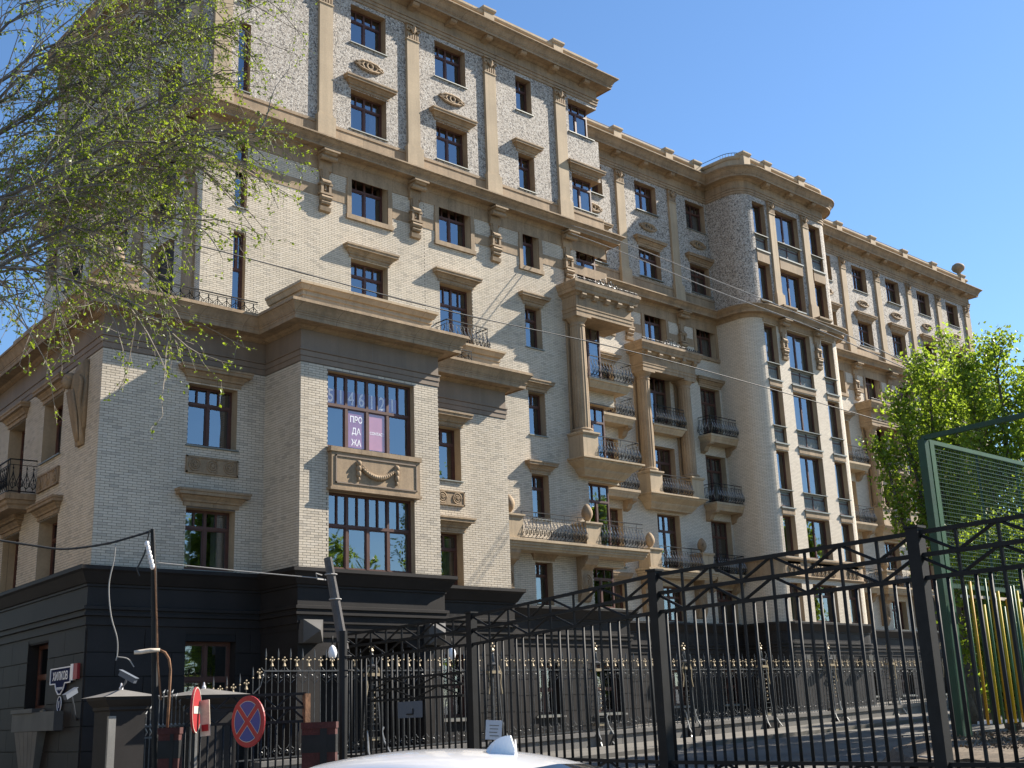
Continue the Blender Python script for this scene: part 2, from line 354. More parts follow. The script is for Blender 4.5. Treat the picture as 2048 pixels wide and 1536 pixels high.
def window(T, Y, o, kind, depth=0.33, curtain=0, sill=True, parent=None, room=True):
    w, h = o[1]-o[0], o[3]-o[2]
    fme, pm, rme = window_meshes(w, h, kind)
    c, sn = math.cos(T[2]), math.sin(T[2]); u, y = o[0], Y+depth
    wo = link('window', fme, parent or B, (T[0]+u*c-y*sn, T[1]+u*sn+y*c, o[2]), T[2])
    for a, z, me in pm: link('pane', me, wo, (a, 0.045, z), local=True)
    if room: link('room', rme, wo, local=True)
    if sill:
        k = round(w, 2)
        if k not in _sc:
            s_ = MB(); s_.box(-0.06, w+0.06, -depth-0.07, 0.0, -0.05, -0.012); _sc[k] = s_.mesh('sill', 'metalroof')
        link('sill', _sc[k], wo, local=True)
    if curtain:
        cm = MB(); n = 26
        for side in ((0.08, 0.08+w*curtain), (w-0.08-w*curtain, w-0.08)) if curtain < .5 else ((0.08, w-0.08),):
            xs = [side[0]+(side[1]-side[0])*i/n for i in range(n+1)]
            for i in range(n):
                ya, yb = 0.22+0.03*math.sin(i*1.7), 0.22+0.03*math.sin((i+1)*1.7)
                cm.poly([(xs[i],ya,0.03),(xs[i+1],yb,0.03),(xs[i+1],yb,h-0.12),(xs[i],ya,h-0.12)])
        link('curtain', cm.mesh('curtain', 'curtain', True), wo, local=True)
    return wo
def hood(T, Y, o, big=1.0, parent=None):
    mb = MB(); z = o[3]; p = 0.27*big
    mb.ledge(o[0]-0.10, o[1]+0.10, Y, Y-0.05, [(0, z+0.04), (0, z+0.16), (.05, z+.17), (.06, z+.22), (.13, z+.29), (.14, z+.33), (p-.03, z+.34), (p-.03, z+.42), (p, z+.44), (p, z+.50), (0, z+.53)])
    return mb.build('window_hood', 'stone', parent or B, T=T)

# ---------- podium walls
z_b, z_t = 5.9, 12.0
w3, w2, w1 = (15.69, 17.27, 9.55, 11.39), (15.73, 17.29, 5.97, 7.72), (15.85, 17.40, 1.95, 4.1)
mb = MB(); wall(mb, YP, 13.06, 18.21, z_b, z_t, (w3, w2)); wc_ = mb.build('wall', ['mortar', 'stone2'], B)
mb = MB(); bricks(mb, YP, 13.06, 18.21, z_b, z_t, (w3, w2)); tag(mb.build('brick_courses', 'brick', wc_), None, None, kind='stuff')
window(ID, YP, w3, 'std', curtain=0); window(ID, YP, w2, 'std', curtain=.25); hood(ID, YP, w3); hood(ID, YP, w2)
bw3, bw2 = (19.15, 22.38, 9.52, 11.86), (19.2, 22.34, 5.92, 8.2)
mb = MB(); wall(mb, YB, 18.21, 23.35, z_b, z_t, (bw3, bw2), 0.22); wb_ = mb.build('wall', ['mortar', 'stone2'], B)
# the bricks of the bay's left pier one by one, the rest of the bay as one mass
_bm = {}
for a, b, z in brick_cells(18.21, 19.15, z_b, z_t, ()):
    k = round(b-a, 3)
    if k not in _bm:
        q = MB(); q.box(0, b-a, -0.007, 0.002, 0, BH, 0, skip='k'); _bm[k] = q.mesh('brick', 'brick')
    link('brick', _bm[k], wb_, (a, YB, z))
mb = MB(); bricks(mb, YB, 19.15, 23.35, z_b, z_t, (bw3, bw2)); tag(mb.build('brick_courses', 'brick', wb_), None, None, kind='stuff')
wbig3 = window(ID, YB, bw3, 'big', 0.2, 0); window(ID, YB, bw2, 'big', 0.2, 0, sill=False)
TB = (18.21, 31.0, R(-90))   # bay's left return, u 0..2
mb = MB(); wall(mb, 0, 0, 2.0, z_b, z_t); wr_ = mb.build('wall', 'mortar', B, T=TB)
mb = MB(); bricks(mb, 0, 0, 2.0, z_b, z_t, ()); tag(mb.build('brick_courses', 'brick', wr_, T=TB), None, None, kind='stuff')
v3, v2 = (24.75, 25.92, 9.5, 11.35), (24.75, 25.92, 5.92, 7.7)
mb = MB(); wall(mb, YP, 23.35, 28.05, z_b, z_t, (v3, v2)); wd_ = mb.build('wall', ['mortar', 'stone2'], B)
mb = MB(); bricks(mb, YP, 23.35, 28.05, z_b, z_t, (v3, v2)); tag(mb.build('brick_courses', 'brick', wd_), None, None, kind='stuff')
window(ID, YP, v3, 'nar'); window(ID, YP, v2, 'nar', curtain=.3); hood(ID, YP, v3); hood(ID, YP, v2)
mb = MB(); mb.poly([(23.35,29,0),(23.35,31,0),(23.35,31,12),(23.35,29,12)]); mb.poly([(28.05,31,0),(28.05,35.5,0),(28.05,35.5,13.6),(28.05,31,13.6)]); mb.build('side_wall', 'brickfar', B)
# street facade (left)
lo3, lo3b, lo2, lo2b = (-5.0, -3.2, 9.6, 11.42), (-8.7, -6.9, 8.75, 11.42), (-4.75, -3.0, 5.97, 7.75), (-8.45, -6.7, 5.97, 7.75)
lo3c, lo2c = (-12.6, -10.8, 9.6, 11.42), (-12.6, -10.8, 5.97, 7.75)
ol = (lo3, lo3b, lo2, lo2b, lo3c, lo2c)
mb = MB(); wall(mb, 0, -16, 0, z_b, z_t, ol, 0.4); wl_ = mb.build('wall', ['mortar', 'stone2'], B, T=TL)
mb = MB(); bricks(mb, 0, -11, 0, z_b, z_t, ol); tag(mb.build('brick_courses', 'brick', wl_, T=TL), None, None, kind='stuff')
for o in ol: window(TL, 0, o, 'std', 0.4, curtain=.3 if o is lo3 else 0)
for o in ol: hood(TL, 0, o)
# podium cornice, frieze slabs
c42, s42 = math.cos(R(4.2)), math.sin(R(4.2))
PP = [(13.06+16*s42, 31+16*c42), (13.06, 31), (18.21, 31), (18.21, 29), (23.35, 29), (23.35, 31), (28.05, 31), (28.05, 35.5)]
mb = MB(); mb.cornice(PP, [(-.05,12.0),(.03,12.0),(.03,12.155),(.015,12.16),(.05,12.17),(.05,12.325),(.03,12.33),(.08,12.345),(.08,12.38),(.03,12.385)], caps=False); mb.build('architrave', 'frieze', B)
fz = MB()
for i in range(len(PP)-1):
    a, b = Vector(PP[i]), Vector(PP[i+1]); L = (b-a).length; d = (b-a)/L; n_ = Vector((d.y, -d.x)); k = max(1, round(L/1.25))
    for j in range(k):
        p, q = a+d*(L*j/k+0.003), a+d*(L*(j+1)/k-0.003)
        if j == 0 and i > 0: p = a - d*0.02
        if j == k-1 and i < len(PP)-2: q = b + d*0.02
        o_ = 0.02
        p1, q1 = p+n_*o_, q+n_*o_
        fz.poly([(p1.x,p1.y,12.385),(q1.x,q1.y,12.385),(q1.x,q1.y,12.98),(p1.x,p1.y,12.98)])
mb = MB(); mb.cornice(PP, [(.004,12.385),(.004,12.99)], caps=False); ff = mb.build('frieze', 'granite_grey', B); fz.build('frieze_slabs', 'frieze', ff)
mb = MB(); mb.cornice(PP, [(.01,12.98),(.05,12.985),(.05,13.0),(.08,13.01),(.08,13.03),(.12,13.05),(.15,13.09),(.15,13.11),(.17,13.12),(.53,13.12),(.53,13.08),(.56,13.08),(.56,13.20),(.575,13.205),(.575,13.26),(.60,13.27),(.60,13.30),(.585,13.305),(.61,13.34),(.65,13.42),(.70,13.49),(.73,13.52),(.73,13.545),(.77,13.55),(.77,13.60),(.75,13.605),(.75,13.65),(-.3,13.70)]); mb.build('cornice', 'stone', B)
mb = MB(); mb.poly([(13.3,31.2,13.68),(28.0,31.2,13.68),(28.0,36,13.68),(14.4,46.7,13.68)]); mb.poly([(18.4,29.1,13.69),(23.3,29.1,13.69),(23.3,31.3,13.69),(18.4,31.3,13.69)])
for q in ((23.1,23.3),): pass
mb.build('terrace', 'metalroof', B)
def attic(u0, u1, Y, depth, T=ID):
    a = MB(); a.ledge(u0, u1, Y+depth, Y, [(0,13.6),(0,14.12),(.03,14.13),(.03,14.2),(.02,14.21),(.02,14.27),(.08,14.28),(.15,14.42),(.19,14.44),(.19,14.52),(0,14.56)]); a.build('attic_block', 'stone2', B, T=T)
attic(18.33, 23.22, 29.12, 1.9); attic(26.4, 27.95, 31.1, 1.2); attic(-8.6, -6.6, 0.1, 1.2, TL); attic(-0.95, -0.05, 0.05, .9, TL)
def pinecone(x, y, z, s=1.0, parent=None, ribs=1):
    a = MB(); a.lathe(x, y, [(.16*s,z),(.16*s,z+.03*s),(.09*s,z+.07*s),(.10*s,z+.11*s),(.19*s,z+.22*s),(.235*s,z+.36*s),(.23*s,z+.48*s),(.18*s,z+.62*s),(.09*s,z+.74*s),(.02*s,z+.78*s)], 18, 0, 1, .07)
    return a.build('finial', 'stone', parent or B, smooth=True)
pinecone(13.55, 31.55, 14.56, .95)
# panel with garland under the bay window
pn = MB(); pn.box(19.17, 22.42, 28.80, 29.0, 8.28, 9.44); pn.box(19.12, 22.47, 28.76, 29.0, 9.36, 9.50); pn.box(19.12, 22.47, 28.77, 29.0, 8.22, 8.30); po = pn.build('window_panel', 'stone', B)
pf = MB()
for a in ((19.3,22.29,8.42,8.46),(19.3,22.29,9.22,9.26),(19.3,19.34,8.42,9.26),(22.25,22.29,8.42,9.26)): pf.box(a[0], a[1], 28.775, 28.81, a[2], a[3])
pf.build('panel_moulding', 'frieze', po)
ga = MB()
for i in range(19):
    t = i/18; x = 20.13+1.33*t; z = 9.04-.34*math.sin(math.pi*t)**.8; ga.sphere((x, 28.77, z), .055+.035*math.sin(math.pi*t), 5)
    ga.sphere((x+.03, 28.74, z+.04), .035, 4)
for x in (20.1, 21.5):
    ga.sphere((x, 28.77, 9.07), .10, 5); ga.sphere((x, 28.77, 8.92), .09, 5, sz=1.3); ga.sphere((x, 28.77, 8.76), .08, 5, sz=1.5); ga.sphere((x, 28.77, 8.60), .05, 5, sz=1.5)
ga.build('garland', 'stone', po, smooth=True)
def relief(T, Y, u0, u1, z0, z1, n):
    a = MB(); a.box(u0, u1, Y-.05, Y, z0, z1); ob = a.build('relief_panel', 'stone', B, T=T)
    b = MB(); h = (z1-z0)/2; w_ = (u1-u0)/n; b_ = .05
    for x in ((u0,u1,z1-.05,z1),(u0,u1,z0,z0+.05),(u0,u0+.05,z0,z1),(u1-.05,u1,z0,z1)): b.box(x[0], x[1], Y-.075, Y-.045, x[2], x[3])
    for i in range(n):
        cx, cz = u0+w_*(i+.5), (z0+z1)/2
        for r in (h*.72, h*.42): b.tube([(cx+r*math.cos(t*math.pi/6), Y-.055, cz+r*math.sin(t*math.pi/6)) for t in range(13)], .028, 5)
        for k in range(5): an = 1.57+k*1.257; b.tube([(cx, Y-.06, cz), (cx+h*.36*math.cos(an), Y-.075, cz+h*.36*math.sin(an))], [.05, .01], 4)
    b.build('scroll_ornament', 'stone', ob, T=T)
relief(ID, YP, 15.66, 17.32, 8.72, 9.22, 3); relief(ID, YP, 24.7, 26.0, 8.62, 9.12, 2); relief(TL, 0, -5.05, -3.1, 8.68, 9.2, 3)
# draped winged figure on the street facade, a carved console
an = MB()
an.box(-1.62, -1.02, -.12, 0, 9.9, 11.9)
an.exyz(-1.58, -1.06, [(0,9.42),(-.10,9.45),(-.14,9.7),(-.20,10.2),(-.32,10.7),(-.42,11.1),(-.40,11.4),(-.25,11.6),(-.16,11.88),(0,11.9)])
an.sphere((-1.36,-.50,11.22), .16, 9, sz=1.25); an.sphere((-1.36,-.42,11.36), .19, 8, sz=.8); an.tube([(-1.36,-.65,11.22),(-1.36,-.67,11.17)], [.03,.02], 5)
for sg in (-1, 1):
    for k in range(6): an.tube([(-1.32+sg*(.14+.02*k),-.26,11.55-.03*k),(-1.32+sg*(.30-.01*k),-.22,11.25-.12*k),(-1.32+sg*(.24-.02*k),-.15,10.75-.16*k)], [.05,.065,.015], 5)
for k in range(6): an.tube([(-1.54+.085*k,-.42,10.98),(-1.53+.08*k,-.30,10.4),(-1.48+.06*k,-.2,9.85),(-1.44+.045*k,-.14,9.55)], [.045,.045,.035,.015], 5)
an.build('carved_console', 'stone', B, T=TL, smooth=True)

# ---------- railings, consoles, pilasters
def railing(T, path, z, h=1.0, belly=.2, mat=('iron', 'bright'), parent=None, step=.2, name='railing'):
    a = MB(); P = [Vector(p) for p in path]
    for i in range(len(P)-1):
        A, C_ = P[i], P[i+1]; L = (C_-A).length; d = (C_-A)/L; n_ = Vector((d.y, -d.x)); k = max(1, round(L/step)); st = L/k
        def pt(s_, o_, zz): q = A+d*s_+n_*o_; return (q.x, q.y, zz)
        a.beam(pt(0,0,z+h), pt(L,0,z+h), .045, .03); a.beam(pt(0,0,z+.07*h), pt(L,0,z+.07*h), .03); a.beam(pt(0,.0,z+h*.84), pt(L,.0,z+h*.84), .018)
        for j in range(k+1):
            s_ = st*j
            if j % 4 == 0: a.tube([pt(s_,0,z), pt(s_,0,z+h)], .012, 4, cap=False)
            if j == k: break
            m_ = s_+st/2
            a.tube([pt(m_,0,z+.07*h), pt(m_,belly*.8,z+.16*h), pt(m_,belly,z+.28*h), pt(m_,belly*.7,z+.45*h), pt(m_,belly*.2,z+.62*h), pt(m_,0,z+h*.84)], .011, 3, cap=False)
            for sg in (-1, 1):
                a.tube([pt(m_+sg*st*.5,belly*.55,z+.20*h), pt(m_+sg*st*.42,belly,z+.36*h), pt(m_+sg*st*.12,belly*.75,z+.52*h), pt(m_,belly*.3,z+.66*h)], .0125, 3, 1, cap=False)  # paler arcs: highlights of the black iron put into the colour
                a.tube([pt(m_+sg*st*.05,belly*.8,z+.14*h), pt(m_+sg*st*.34,belly*1.05,z+.22*h), pt(m_+sg*st*.2,belly*1.1,z+.32*h)], .014, 3, 0, cap=False)
            c = pt(m_, belly*1.08, z+.40*h)
            for q, zz in ((belly*1.1, .40*h), (belly*.25, .74*h)):
                b0 = pt(m_,q,z+zz-.06); b1 = pt(m_,q,z+zz+.06); l_ = pt(m_-.028,q+.01,z+zz); r_ = pt(m_+.028,q+.01,z+zz); f_ = pt(m_,q+.03,z+zz)
                a.poly([b0, f_, l_], 1); a.poly([b0, r_, f_], 1); a.poly([f_, b1, l_], 1); a.poly([f_, r_, b1], 1)
    return a.build(name, list(mat), parent or B, T=T)
def console(T, Y, u0, u1, z0, z1, p=.5, parent=None):
    a = MB(); H = z1-z0; um = (u0+u1)/2
    a.box(u0-.10, u1+.10, Y-p-.06, Y, z1-.02, z1+.05); a.exyz(u0-.02, u1+.02, [(Y,z1-.02),(Y-p,z1-.02),(Y-p+.04,z1-.10),(Y-.18,z1-.16),(Y-.12,z1-.62),(Y,z1-.7)])
    a.tube([(u0-.10,Y-p*.62,z1-.20),(u1+.10,Y-p*.62,z1-.20)], .105, 9); a.tube([(u0-.12,Y-p*.62,z1-.20),(u0-.14,Y-p*.62,z1-.20)], .05, 7); a.tube([(u1+.12,Y-p*.62,z1-.20),(u1+.14,Y-p*.62,z1-.20)], .05, 7)
    a.box(u0+.06, u1-.06, Y-.09, Y, z0+.1, z1-.5); a.box(u0+.13, u1-.13, Y-.13, Y, z1-1.05, z1-.45)
    zz = z0+.52*H
    a.exyz(u0+.06, u1-.06, [(Y-.05,zz+.26),(Y-.16,zz+.12),(Y-.26,zz),(Y-.26,zz-.05),(Y-.05,zz-.05)]); a.box(u0-.02, u1+.02, Y-.22, Y, zz-.13, zz-.05)
    a.box(u0+.03, u0+.14, Y-.20, Y, zz-.46, zz-.13); a.box(u1-.14, u1-.03, Y-.20, Y, zz-.46, zz-.13); a.box(um-.05, um+.05, Y-.16, Y, zz-.34, zz-.13)
    a.box(u0-.03, u1+.03, Y-.25, Y, zz-.54, zz-.46)
    a.tube([(u0+.03,Y-.15,zz-.66),(u1-.03,Y-.15,zz-.66)], .115, 8); a.tube([(u0+.06,Y-.12,zz-.84),(u1-.06,Y-.12,zz-.84)], .095, 8); a.exyz(u0+.02, u1-.02, [(Y,z0+.22),(Y-.17,z0+.2),(Y-.14,z0+.04),(Y,z0)])
    return a.build('console', 'stone', parent or B, T=T)
def pilaster(T, Y, u0, u1, z0=24.35, z1=30.08):
    a = MB(); a.box(u0, u1, Y-.13, Y, z0, z1-.78); a.box(u0-.04, u1+.04, Y-.16, Y, z0-.02, z0+.06); a.box(u0-.02, u1+.02, Y-.145, Y, z0+.06, z0+.12)
    a.box(u0-.10, u1+.10, Y-.22, Y, 23.2, z0-.02)
    a.box(u0-.03, u1+.03, Y-.16, Y, z1-.80, z1-.74)
    o = a.build('pilaster', 'stone2', B, T=T)
    c = MB(); n = 5; w_ = (u1-u0)
    c.box(u0, u1, Y-.11, Y, z1-.74, z1-.02)
    for k in range(n): c.box(u0+w_*(k+.2)/n, u0+w_*(k+.8)/n, Y-.16, Y-.1, z1-.73, z1-.50)
    um = (u0+u1)/2
    for sg in (-1, 1):
        cx = um+sg*w_*.42; c.tube([(cx+.11*math.cos(t*.6)*(1-t*.06), Y-.17, z1-.30+.11*math.sin(t*.6)*(1-t*.06)) for t in range(12)], .04, 4)
        c.tube([(um,Y-.2,z1-.45),(um+sg*.12,Y-.2,z1-.30),(um+sg*.16,Y-.2,z1-.16)], [.05,.05,.02], 4)
    c.tube([(um,Y-.16,z1-.46),(um,Y-.24,z1-.25),(um,Y-.2,z1-.06)], [.06,.08,.03], 5)
    c.box(u0-.06, u1+.06, Y-.18, Y, z1-.06, z1)
    c.build('capital', 'stone', o, T=T)
def cartouche(T, Y, u, z):
    a = MB(); L = .72; H = .2
    a.exyz(u-.001, u+.001, [(Y-.02,z-.01),(Y-.02,z+.01),(Y,z)])
    for sg in (-1, 1):
        a.tube([(u-L,Y-.05,z),(u-L*.5,Y-.07,z+sg*H*.8),(u,Y-.07,z+sg*H),(u+L*.5,Y-.07,z+sg*H*.8),(u+L,Y-.05,z)], [.03,.06,.06,.06,.03], 5)
        a.tube([(u+sg*.24,Y-.06,z-.15),(u+sg*.38,Y-.08,z),(u+sg*.24,Y-.06,z+.15)], .055, 5)
        a.tube([(u+sg*.45,Y-.06,z),(u+sg*.66,Y-.08,z+.07)], [.07,.03], 5); a.tube([(u+sg*.45,Y-.06,z),(u+sg*.66,Y-.08,z-.07)], [.07,.03], 5)
    a.tube([(u+.14*math.cos(t*.5236),Y-.08,z+.14*math.sin(t*.5236)) for t in range(13)], .05, 5)
    return a.build('cartouche', 'stone', B, T=T)
# ---------- front block
C1, C2, C3, C4 = (24.46, 26.2), (28.79, 30.5), (33.48, 34.45), (36.85, 38.8)
ZF = {8: (28.15, 29.88), 7: (24.28, 26.02), 6: (20.6, 22.34), 5: (16.9, 18.78), 4: (13.05, 14.92), 3: (9.5, 11.37), 2: (5.97, 7.71)}
Z5F = (15.95, 18.78); Z4F = (12.25, 14.92); Z3F = (8.5, 11.37)
def op(c, z, fl=None): return (c[0], c[1], z[0], z[1]) + ((fl,) if fl else ())
slits = [(19.45, 19.95, 13.75, 18.65), (19.45, 19.95, 19.6, 22.1), (19.45, 19.95, 24.25, 27.1), (19.45, 19.95, 27.95, 29.9)]
corner = [op(C4, Z5F, 'r'), op(C4, ZF[6], 'r'), op(C4, ZF[7], 'r'), op(C4, ZF[8], 'r'), op(C4, Z4F, 'r'), op(C4, Z3F, 'r'), op(C4, ZF[2], 'r')]
up = slits[:2] + [op(C1, ZF[6]), op(C2, ZF[6]), op(C3, ZF[6]), op(C1, ZF[5]), op(C2, Z5F), op(C3, ZF[5]), op(C3, (13.62, 14.92))] + corner[:2]
lo = [op(C3, (13.05, 13.58)), op(C3, ZF[3]), op(C3, ZF[2]), op(C4, (12.25, 13.6), 'r'), op(C4, Z3F, 'r'), op(C4, ZF[2], 'r')]
mb = MB()
wall(mb, YF, 18.2, 28.05, 13.6, 22.67, [o for o in up if o[0] < 28]); wf1 = mb.build('wall', ['mortar', 'stone2'], B)
opR = [op(C2, ZF[6]), op(C3, ZF[6]), op(C2, Z5F), op(C3, ZF[5]), op(C3, ZF[4]), op(C3, ZF[3]), op(C3, ZF[2])] + [op(C4, z, 'r') for z in (ZF[6], Z5F, Z4F, Z3F, ZF[2])]
mb = MB(); wall(mb, YF, 28.05, 38.8, 5.9, 22.67, opR); wf2 = mb.build('wall', ['mortar', 'stone2'], B)
mb = MB(); bricks(mb, YF, 18.2, 28.05, 13.6, 22.1, [o for o in up if o[0] < 28]); tag(mb.build('brick_courses', 'brick', wf1), None, None, kind='stuff')
mb = MB(); bricks(mb, YF, 28.05, 38.8, 5.9, 22.1, opR); tag(mb.build('brick_courses', 'brick', wf2), None, None, kind='stuff')
opM = slits[2:] + [op(c, ZF[k]) for c in (C1, C2, C3) for k in (7, 8)] + [op(C4, ZF[7], 'r'), op(C4, ZF[8], 'r')]
mb = MB(); wall(mb, YF, 18.2, 38.8, 22.67, 30.09, opM); mb.build('mosaic_wall', ['mosaic', 'stone'], B)
TRt = (38.8, 35.5, R(90))
rops = [(0, 1.75, z[0]-.004, z[1]+.004, 'l') for z in (ZF[2], Z3F, Z4F, Z5F, ZF[6], ZF[7], ZF[8])]
mb = MB(); wall(mb, 0, 0, 4.2, 5.9, 22.67, rops[:5]); mb.build('wall', ['brickfar', 'stone2'], B, T=TRt)
mb = MB(); wall(mb, 0, 0, 4.2, 22.67, 30.09, rops[5:]); mb.build('mosaic_wall', ['mosaic', 'stone'], B, T=TRt)
for o in slits: window(ID, YF, o, 'nar' if o[3]-o[2] > 3 else 'tow1', .2)
for c in (C1, C2):
    for k in (8, 7, 6): window(ID, YF, op(c, ZF[k]), 'std', curtain=.22 if (k == 7 and c is C1) else 0)
window(ID, YF, op(C1, ZF[5]), 'std'); window(ID, YF, op(C2, Z5F), 'std')
for k in (8, 7, 6, 5, 4, 3, 2): window(ID, YF, op(C3, ZF[k]), 'nar', curtain=.3 if k == 2 else 0)
for z in (ZF[8], ZF[7], ZF[6], Z5F, Z4F, Z3F, ZF[2]):
    window(ID, YF, (36.85, 38.44, z[0], z[1]), 'three', .33, curtain=.2, room=False)
    window(TRt, 0, (0.36, 1.75, z[0], z[1]), 'std', .36, room=False)
for c in (C1, C2, C3): hood(ID, YF, op(c, ZF[7]))
for c in (C1, C3): hood(ID, YF, op(c, ZF[5]))
hood(ID, YF, op(C2, Z5F)); hood(ID, YF, op(C3, ZF[4])); hood(ID, YF, op(C3, ZF[3]))
hood(ID, YF, (36.85, 38.55, 24.28, 26.02)); hood(ID, YF, op(C3, (5.97, 7.72)), .7)
for u in (25.33, 29.65): cartouche(ID, YF, u, 27.28)
for a in ((22.9, 23.52), (27.22, 27.84), (31.53, 32.16), (35.9, 36.54), (18.4, 19.1)): pilaster(ID, YF, *a)
for a in (22.95, 27.27, 31.58, 35.95): console(ID, YF, a, a+.52, 20.32, 22.66, .55)
# stone bands, surrounds and the sill course
def bands(T, Y, u0, u1, cs, z6=ZF[6]):
    a = MB(); segs = []; x = u0
    for c in sorted(cs): segs.append((x, c[0]-.2)); x = c[1]+.2
    segs.append((x, u1))
    for s0, s1 in segs:
        if s1-s0 > .05: a.box(s0, s1, Y-.025, Y, 20.95, 21.4)
    a.box(u0, u1, Y-.03, Y, 22.08, 22.62)
    for c in cs:
        a.box(c[0]-.2, c[0], Y-.06, Y, 20.58, 22.1); a.box(c[1], c[1]+.2, Y-.06, Y, 20.58, 22.1); a.box(c[0]-.24, c[1]+.24, Y-.10, Y, 20.38, 20.57)
        a.box(c[0]-.24, c[0]-.2, Y-.04, Y, 21.3, 21.75); a.box(c[1]+.2, c[1]+.24, Y-.04, Y, 21.3, 21.75)
    a.box(u0, u1, Y-.05, Y, 23.2, 23.98); a.box(u0, u1, Y-.08, Y, 23.98, 24.10)
    return a.build('stone_bands', 'stone', B, T=T)
bands(ID, YF, 18.2, 38.8, [C1, C2, C3])
# ---------- side sections left and right of the round tower
S2 = [((41.75, 43.5), 'b'), ((46.1, 47.85), 'p'), ((50.4, 52.1), 'b')]
S3 = [((63.3, 65.0), 'b'), ((67.5, 69.2), 'p'), ((71.65, 73.4), 'b'), ((75.8, 77.5), 'p'), ((79.9, 81.6), 'b')]
def section(u0, u1, cols, pils):
    oL = []; oU = []
    for c, k in cols:
        oL += [op(c, ZF[6]), op(c, Z5F), op(c, Z4F), op(c, Z3F), op(c, ZF[2])]; oU += [op(c, ZF[7]), op(c, ZF[8])]
    a = MB(); wall(a, YS, u0, u1, 5.9, 22.67, oL); a.build('wall', ['brickfar', 'stone2'], B)
    a = MB(); wall(a, YS, u0, u1, 22.67, 30.09, oU); a.build('mosaic_wall', ['mosaic', 'stone'], B)
    for o in oL + oU: window(ID, YS, o, 'std', curtain=.2 if random.random() < .25 else 0)
    for c, k in cols:
        hood(ID, YS, op(c, ZF[7])); cartouche(ID, YS, (c[0]+c[1])/2, 27.28)
        if k == 'b': hood(ID, YS, op(c, Z5F)); hood(ID, YS, op(c, ZF[2]), .7)
    for p in pils: pilaster(ID, YS, *p); console(ID, YS, p[0]+.03, p[1]-.03, 20.32, 22.66, .55)
    bands(ID, YS, u0, u1, [c for c, k in cols])
section(38.8, 52.3, S2, [(40.2, 40.8), (44.5, 45.1), (48.83, 49.42)])
section(61.2, 83.5, S3, [(61.75, 62.3), (66.0, 66.55), (70.15, 70.7), (74.3, 74.8), (78.35, 78.9), (82.5, 83.1)])
# ---------- round tower
def arc(cx, cy, r, a0, a1, n=9): return [(cx+r*math.cos(R(a0+(a1-a0)*i/n)), cy+r*math.sin(R(a0+(a1-a0)*i/n))) for i in range(n+1)]
LP = [(52.3, 39.7)] + arc(53.3, 38.2, 1.0, 180, 270); RP = arc(60.2, 38.2, 1.0, 270, 360) + [(61.2, 39.7)]
def strip(mb, P, z0, z1, mi=0):
    s_ = 0
    for i in range(len(P)-1):
        a, b = P[i], P[i+1]; L = math.dist(a, b)
        mb.poly([(a[0],a[1],z0),(b[0],b[1],z0),(b[0],b[1],z1),(a[0],a[1],z1)], mi, [(s_,z0),(s_+L,z0),(s_+L,z1),(s_,z1)]); s_ += L
for q_ in (LP, RP): a = MB(); strip(a, q_, 5.9, 22.67); a.build('curved_wall', 'brickfar', B, smooth=True)
for q_ in (LP, RP): a = MB(); strip(a, q_, 22.67, 30.09); a.build('curved_mosaic_wall', 'mosaic', B, smooth=True)
TA, TBm, TC = (53.35, 54.5), (55.5, 57.75), (58.9, 60.1)
ZT = [(26.8, 29.75), (23.75, 26.05), (19.15, 22.35), (15.55, 18.7), (12.0, 15.1), (9.35, 11.55), (5.95, 7.95)]
tl = [op(c, z) for c in (TA, TBm, TC) for z in ZT[2:]]; tu = [op(c, z) for c in (TA, TBm, TC) for z in ZT[:2]]
a = MB(); wall(a, YT, 53.3, 60.2, 5.9, 22.67, tl, .3); a.build('wall', ['brickfar', 'stone2'], B)
a = MB(); wall(a, YT, 53.3, 60.2, 22.67, 30.09, tu, .3); a.build('mosaic_wall', ['mosaic', 'stone'], B)
for c in (TA, TBm, TC):
    kd = 'tow2' if c is TBm else 'tow1'
    for i, z in enumerate(ZT):
        g_ = i in (0, 2, 3, 4); zb = z[0]+(.95 if g_ else 0)
        window(ID, YT, (c[0], c[1], zb, z[1]), 'std' if i == 6 and c is TBm else ('nar' if i == 6 else kd), .3, curtain=(0 if (i == 4 and c is TA) else random.choice((0, .25, .35, .55))))
        a = MB(); a.box(c[0]-.07, c[1]+.07, YT-.10, YT, z[0]-.10, z[0]-.02, 0); a.box(c[0], c[1], YT-.05, YT, z[0]-(.74 if i == 0 else .40), z[0]-.1, 1); a.build('window_ledge', ['metalroof', 'stone'], B)
        if g_:
            a = MB(); y = YT+.16; W_ = c[1]-c[0]
            a.box(c[0], c[1], y-.03, y+.15, zb-.12, zb-.01, 2)
            for zz in (z[0]+.04, zb-.30): a.box(c[0], c[1], y, y+.05, zz, zz+.06, 0)
            n = 2 if c is TBm else 1
            for k in range(n+1): u = c[0]+.03+(W_-.06)*k/n; a.box(u-.03, u+.03, y, y+.05, z[0], zb-.12, 0)
            a.box(c[0]+.02, c[1]-.02, y+.04, y+.06, z[0], zb-.12, 1)
            for k in range(int(W_/.2)): u = c[0]+.12+k*.2; a.tube([(u,y+.02,z[0]+.12),(u+.06,y+.01,z[0]+.3),(u-.02,y+.01,z[0]+.45),(u+.04,y+.02,z[0]+.6)], .012, 3, 2)
            a.build('balustrade', ['wood', 'metalroof', 'bright'], B)
for u in (54.75, 58.1): pilaster(ID, YT, u, u+.55)
for u in (54.75, 58.1): console(ID, YT, u, u+.5, 20.4, 22.66, .55)
a = MB(); a.box(53.3, 60.2, YT-.06, YT, 22.4, 22.64); a.box(53.3, 60.2, YT-.05, YT, 23.2, 23.6)
for u in (54.5, 58.0): a.ledge(u+.1, u+.9, YT, YT-.55, [(0, 22.95), (0, 23.1), (.12, 23.2), (.25, 23.32), (.25, 23.42), (0, 23.45)])
a.build('stone_bands', 'stone', B)
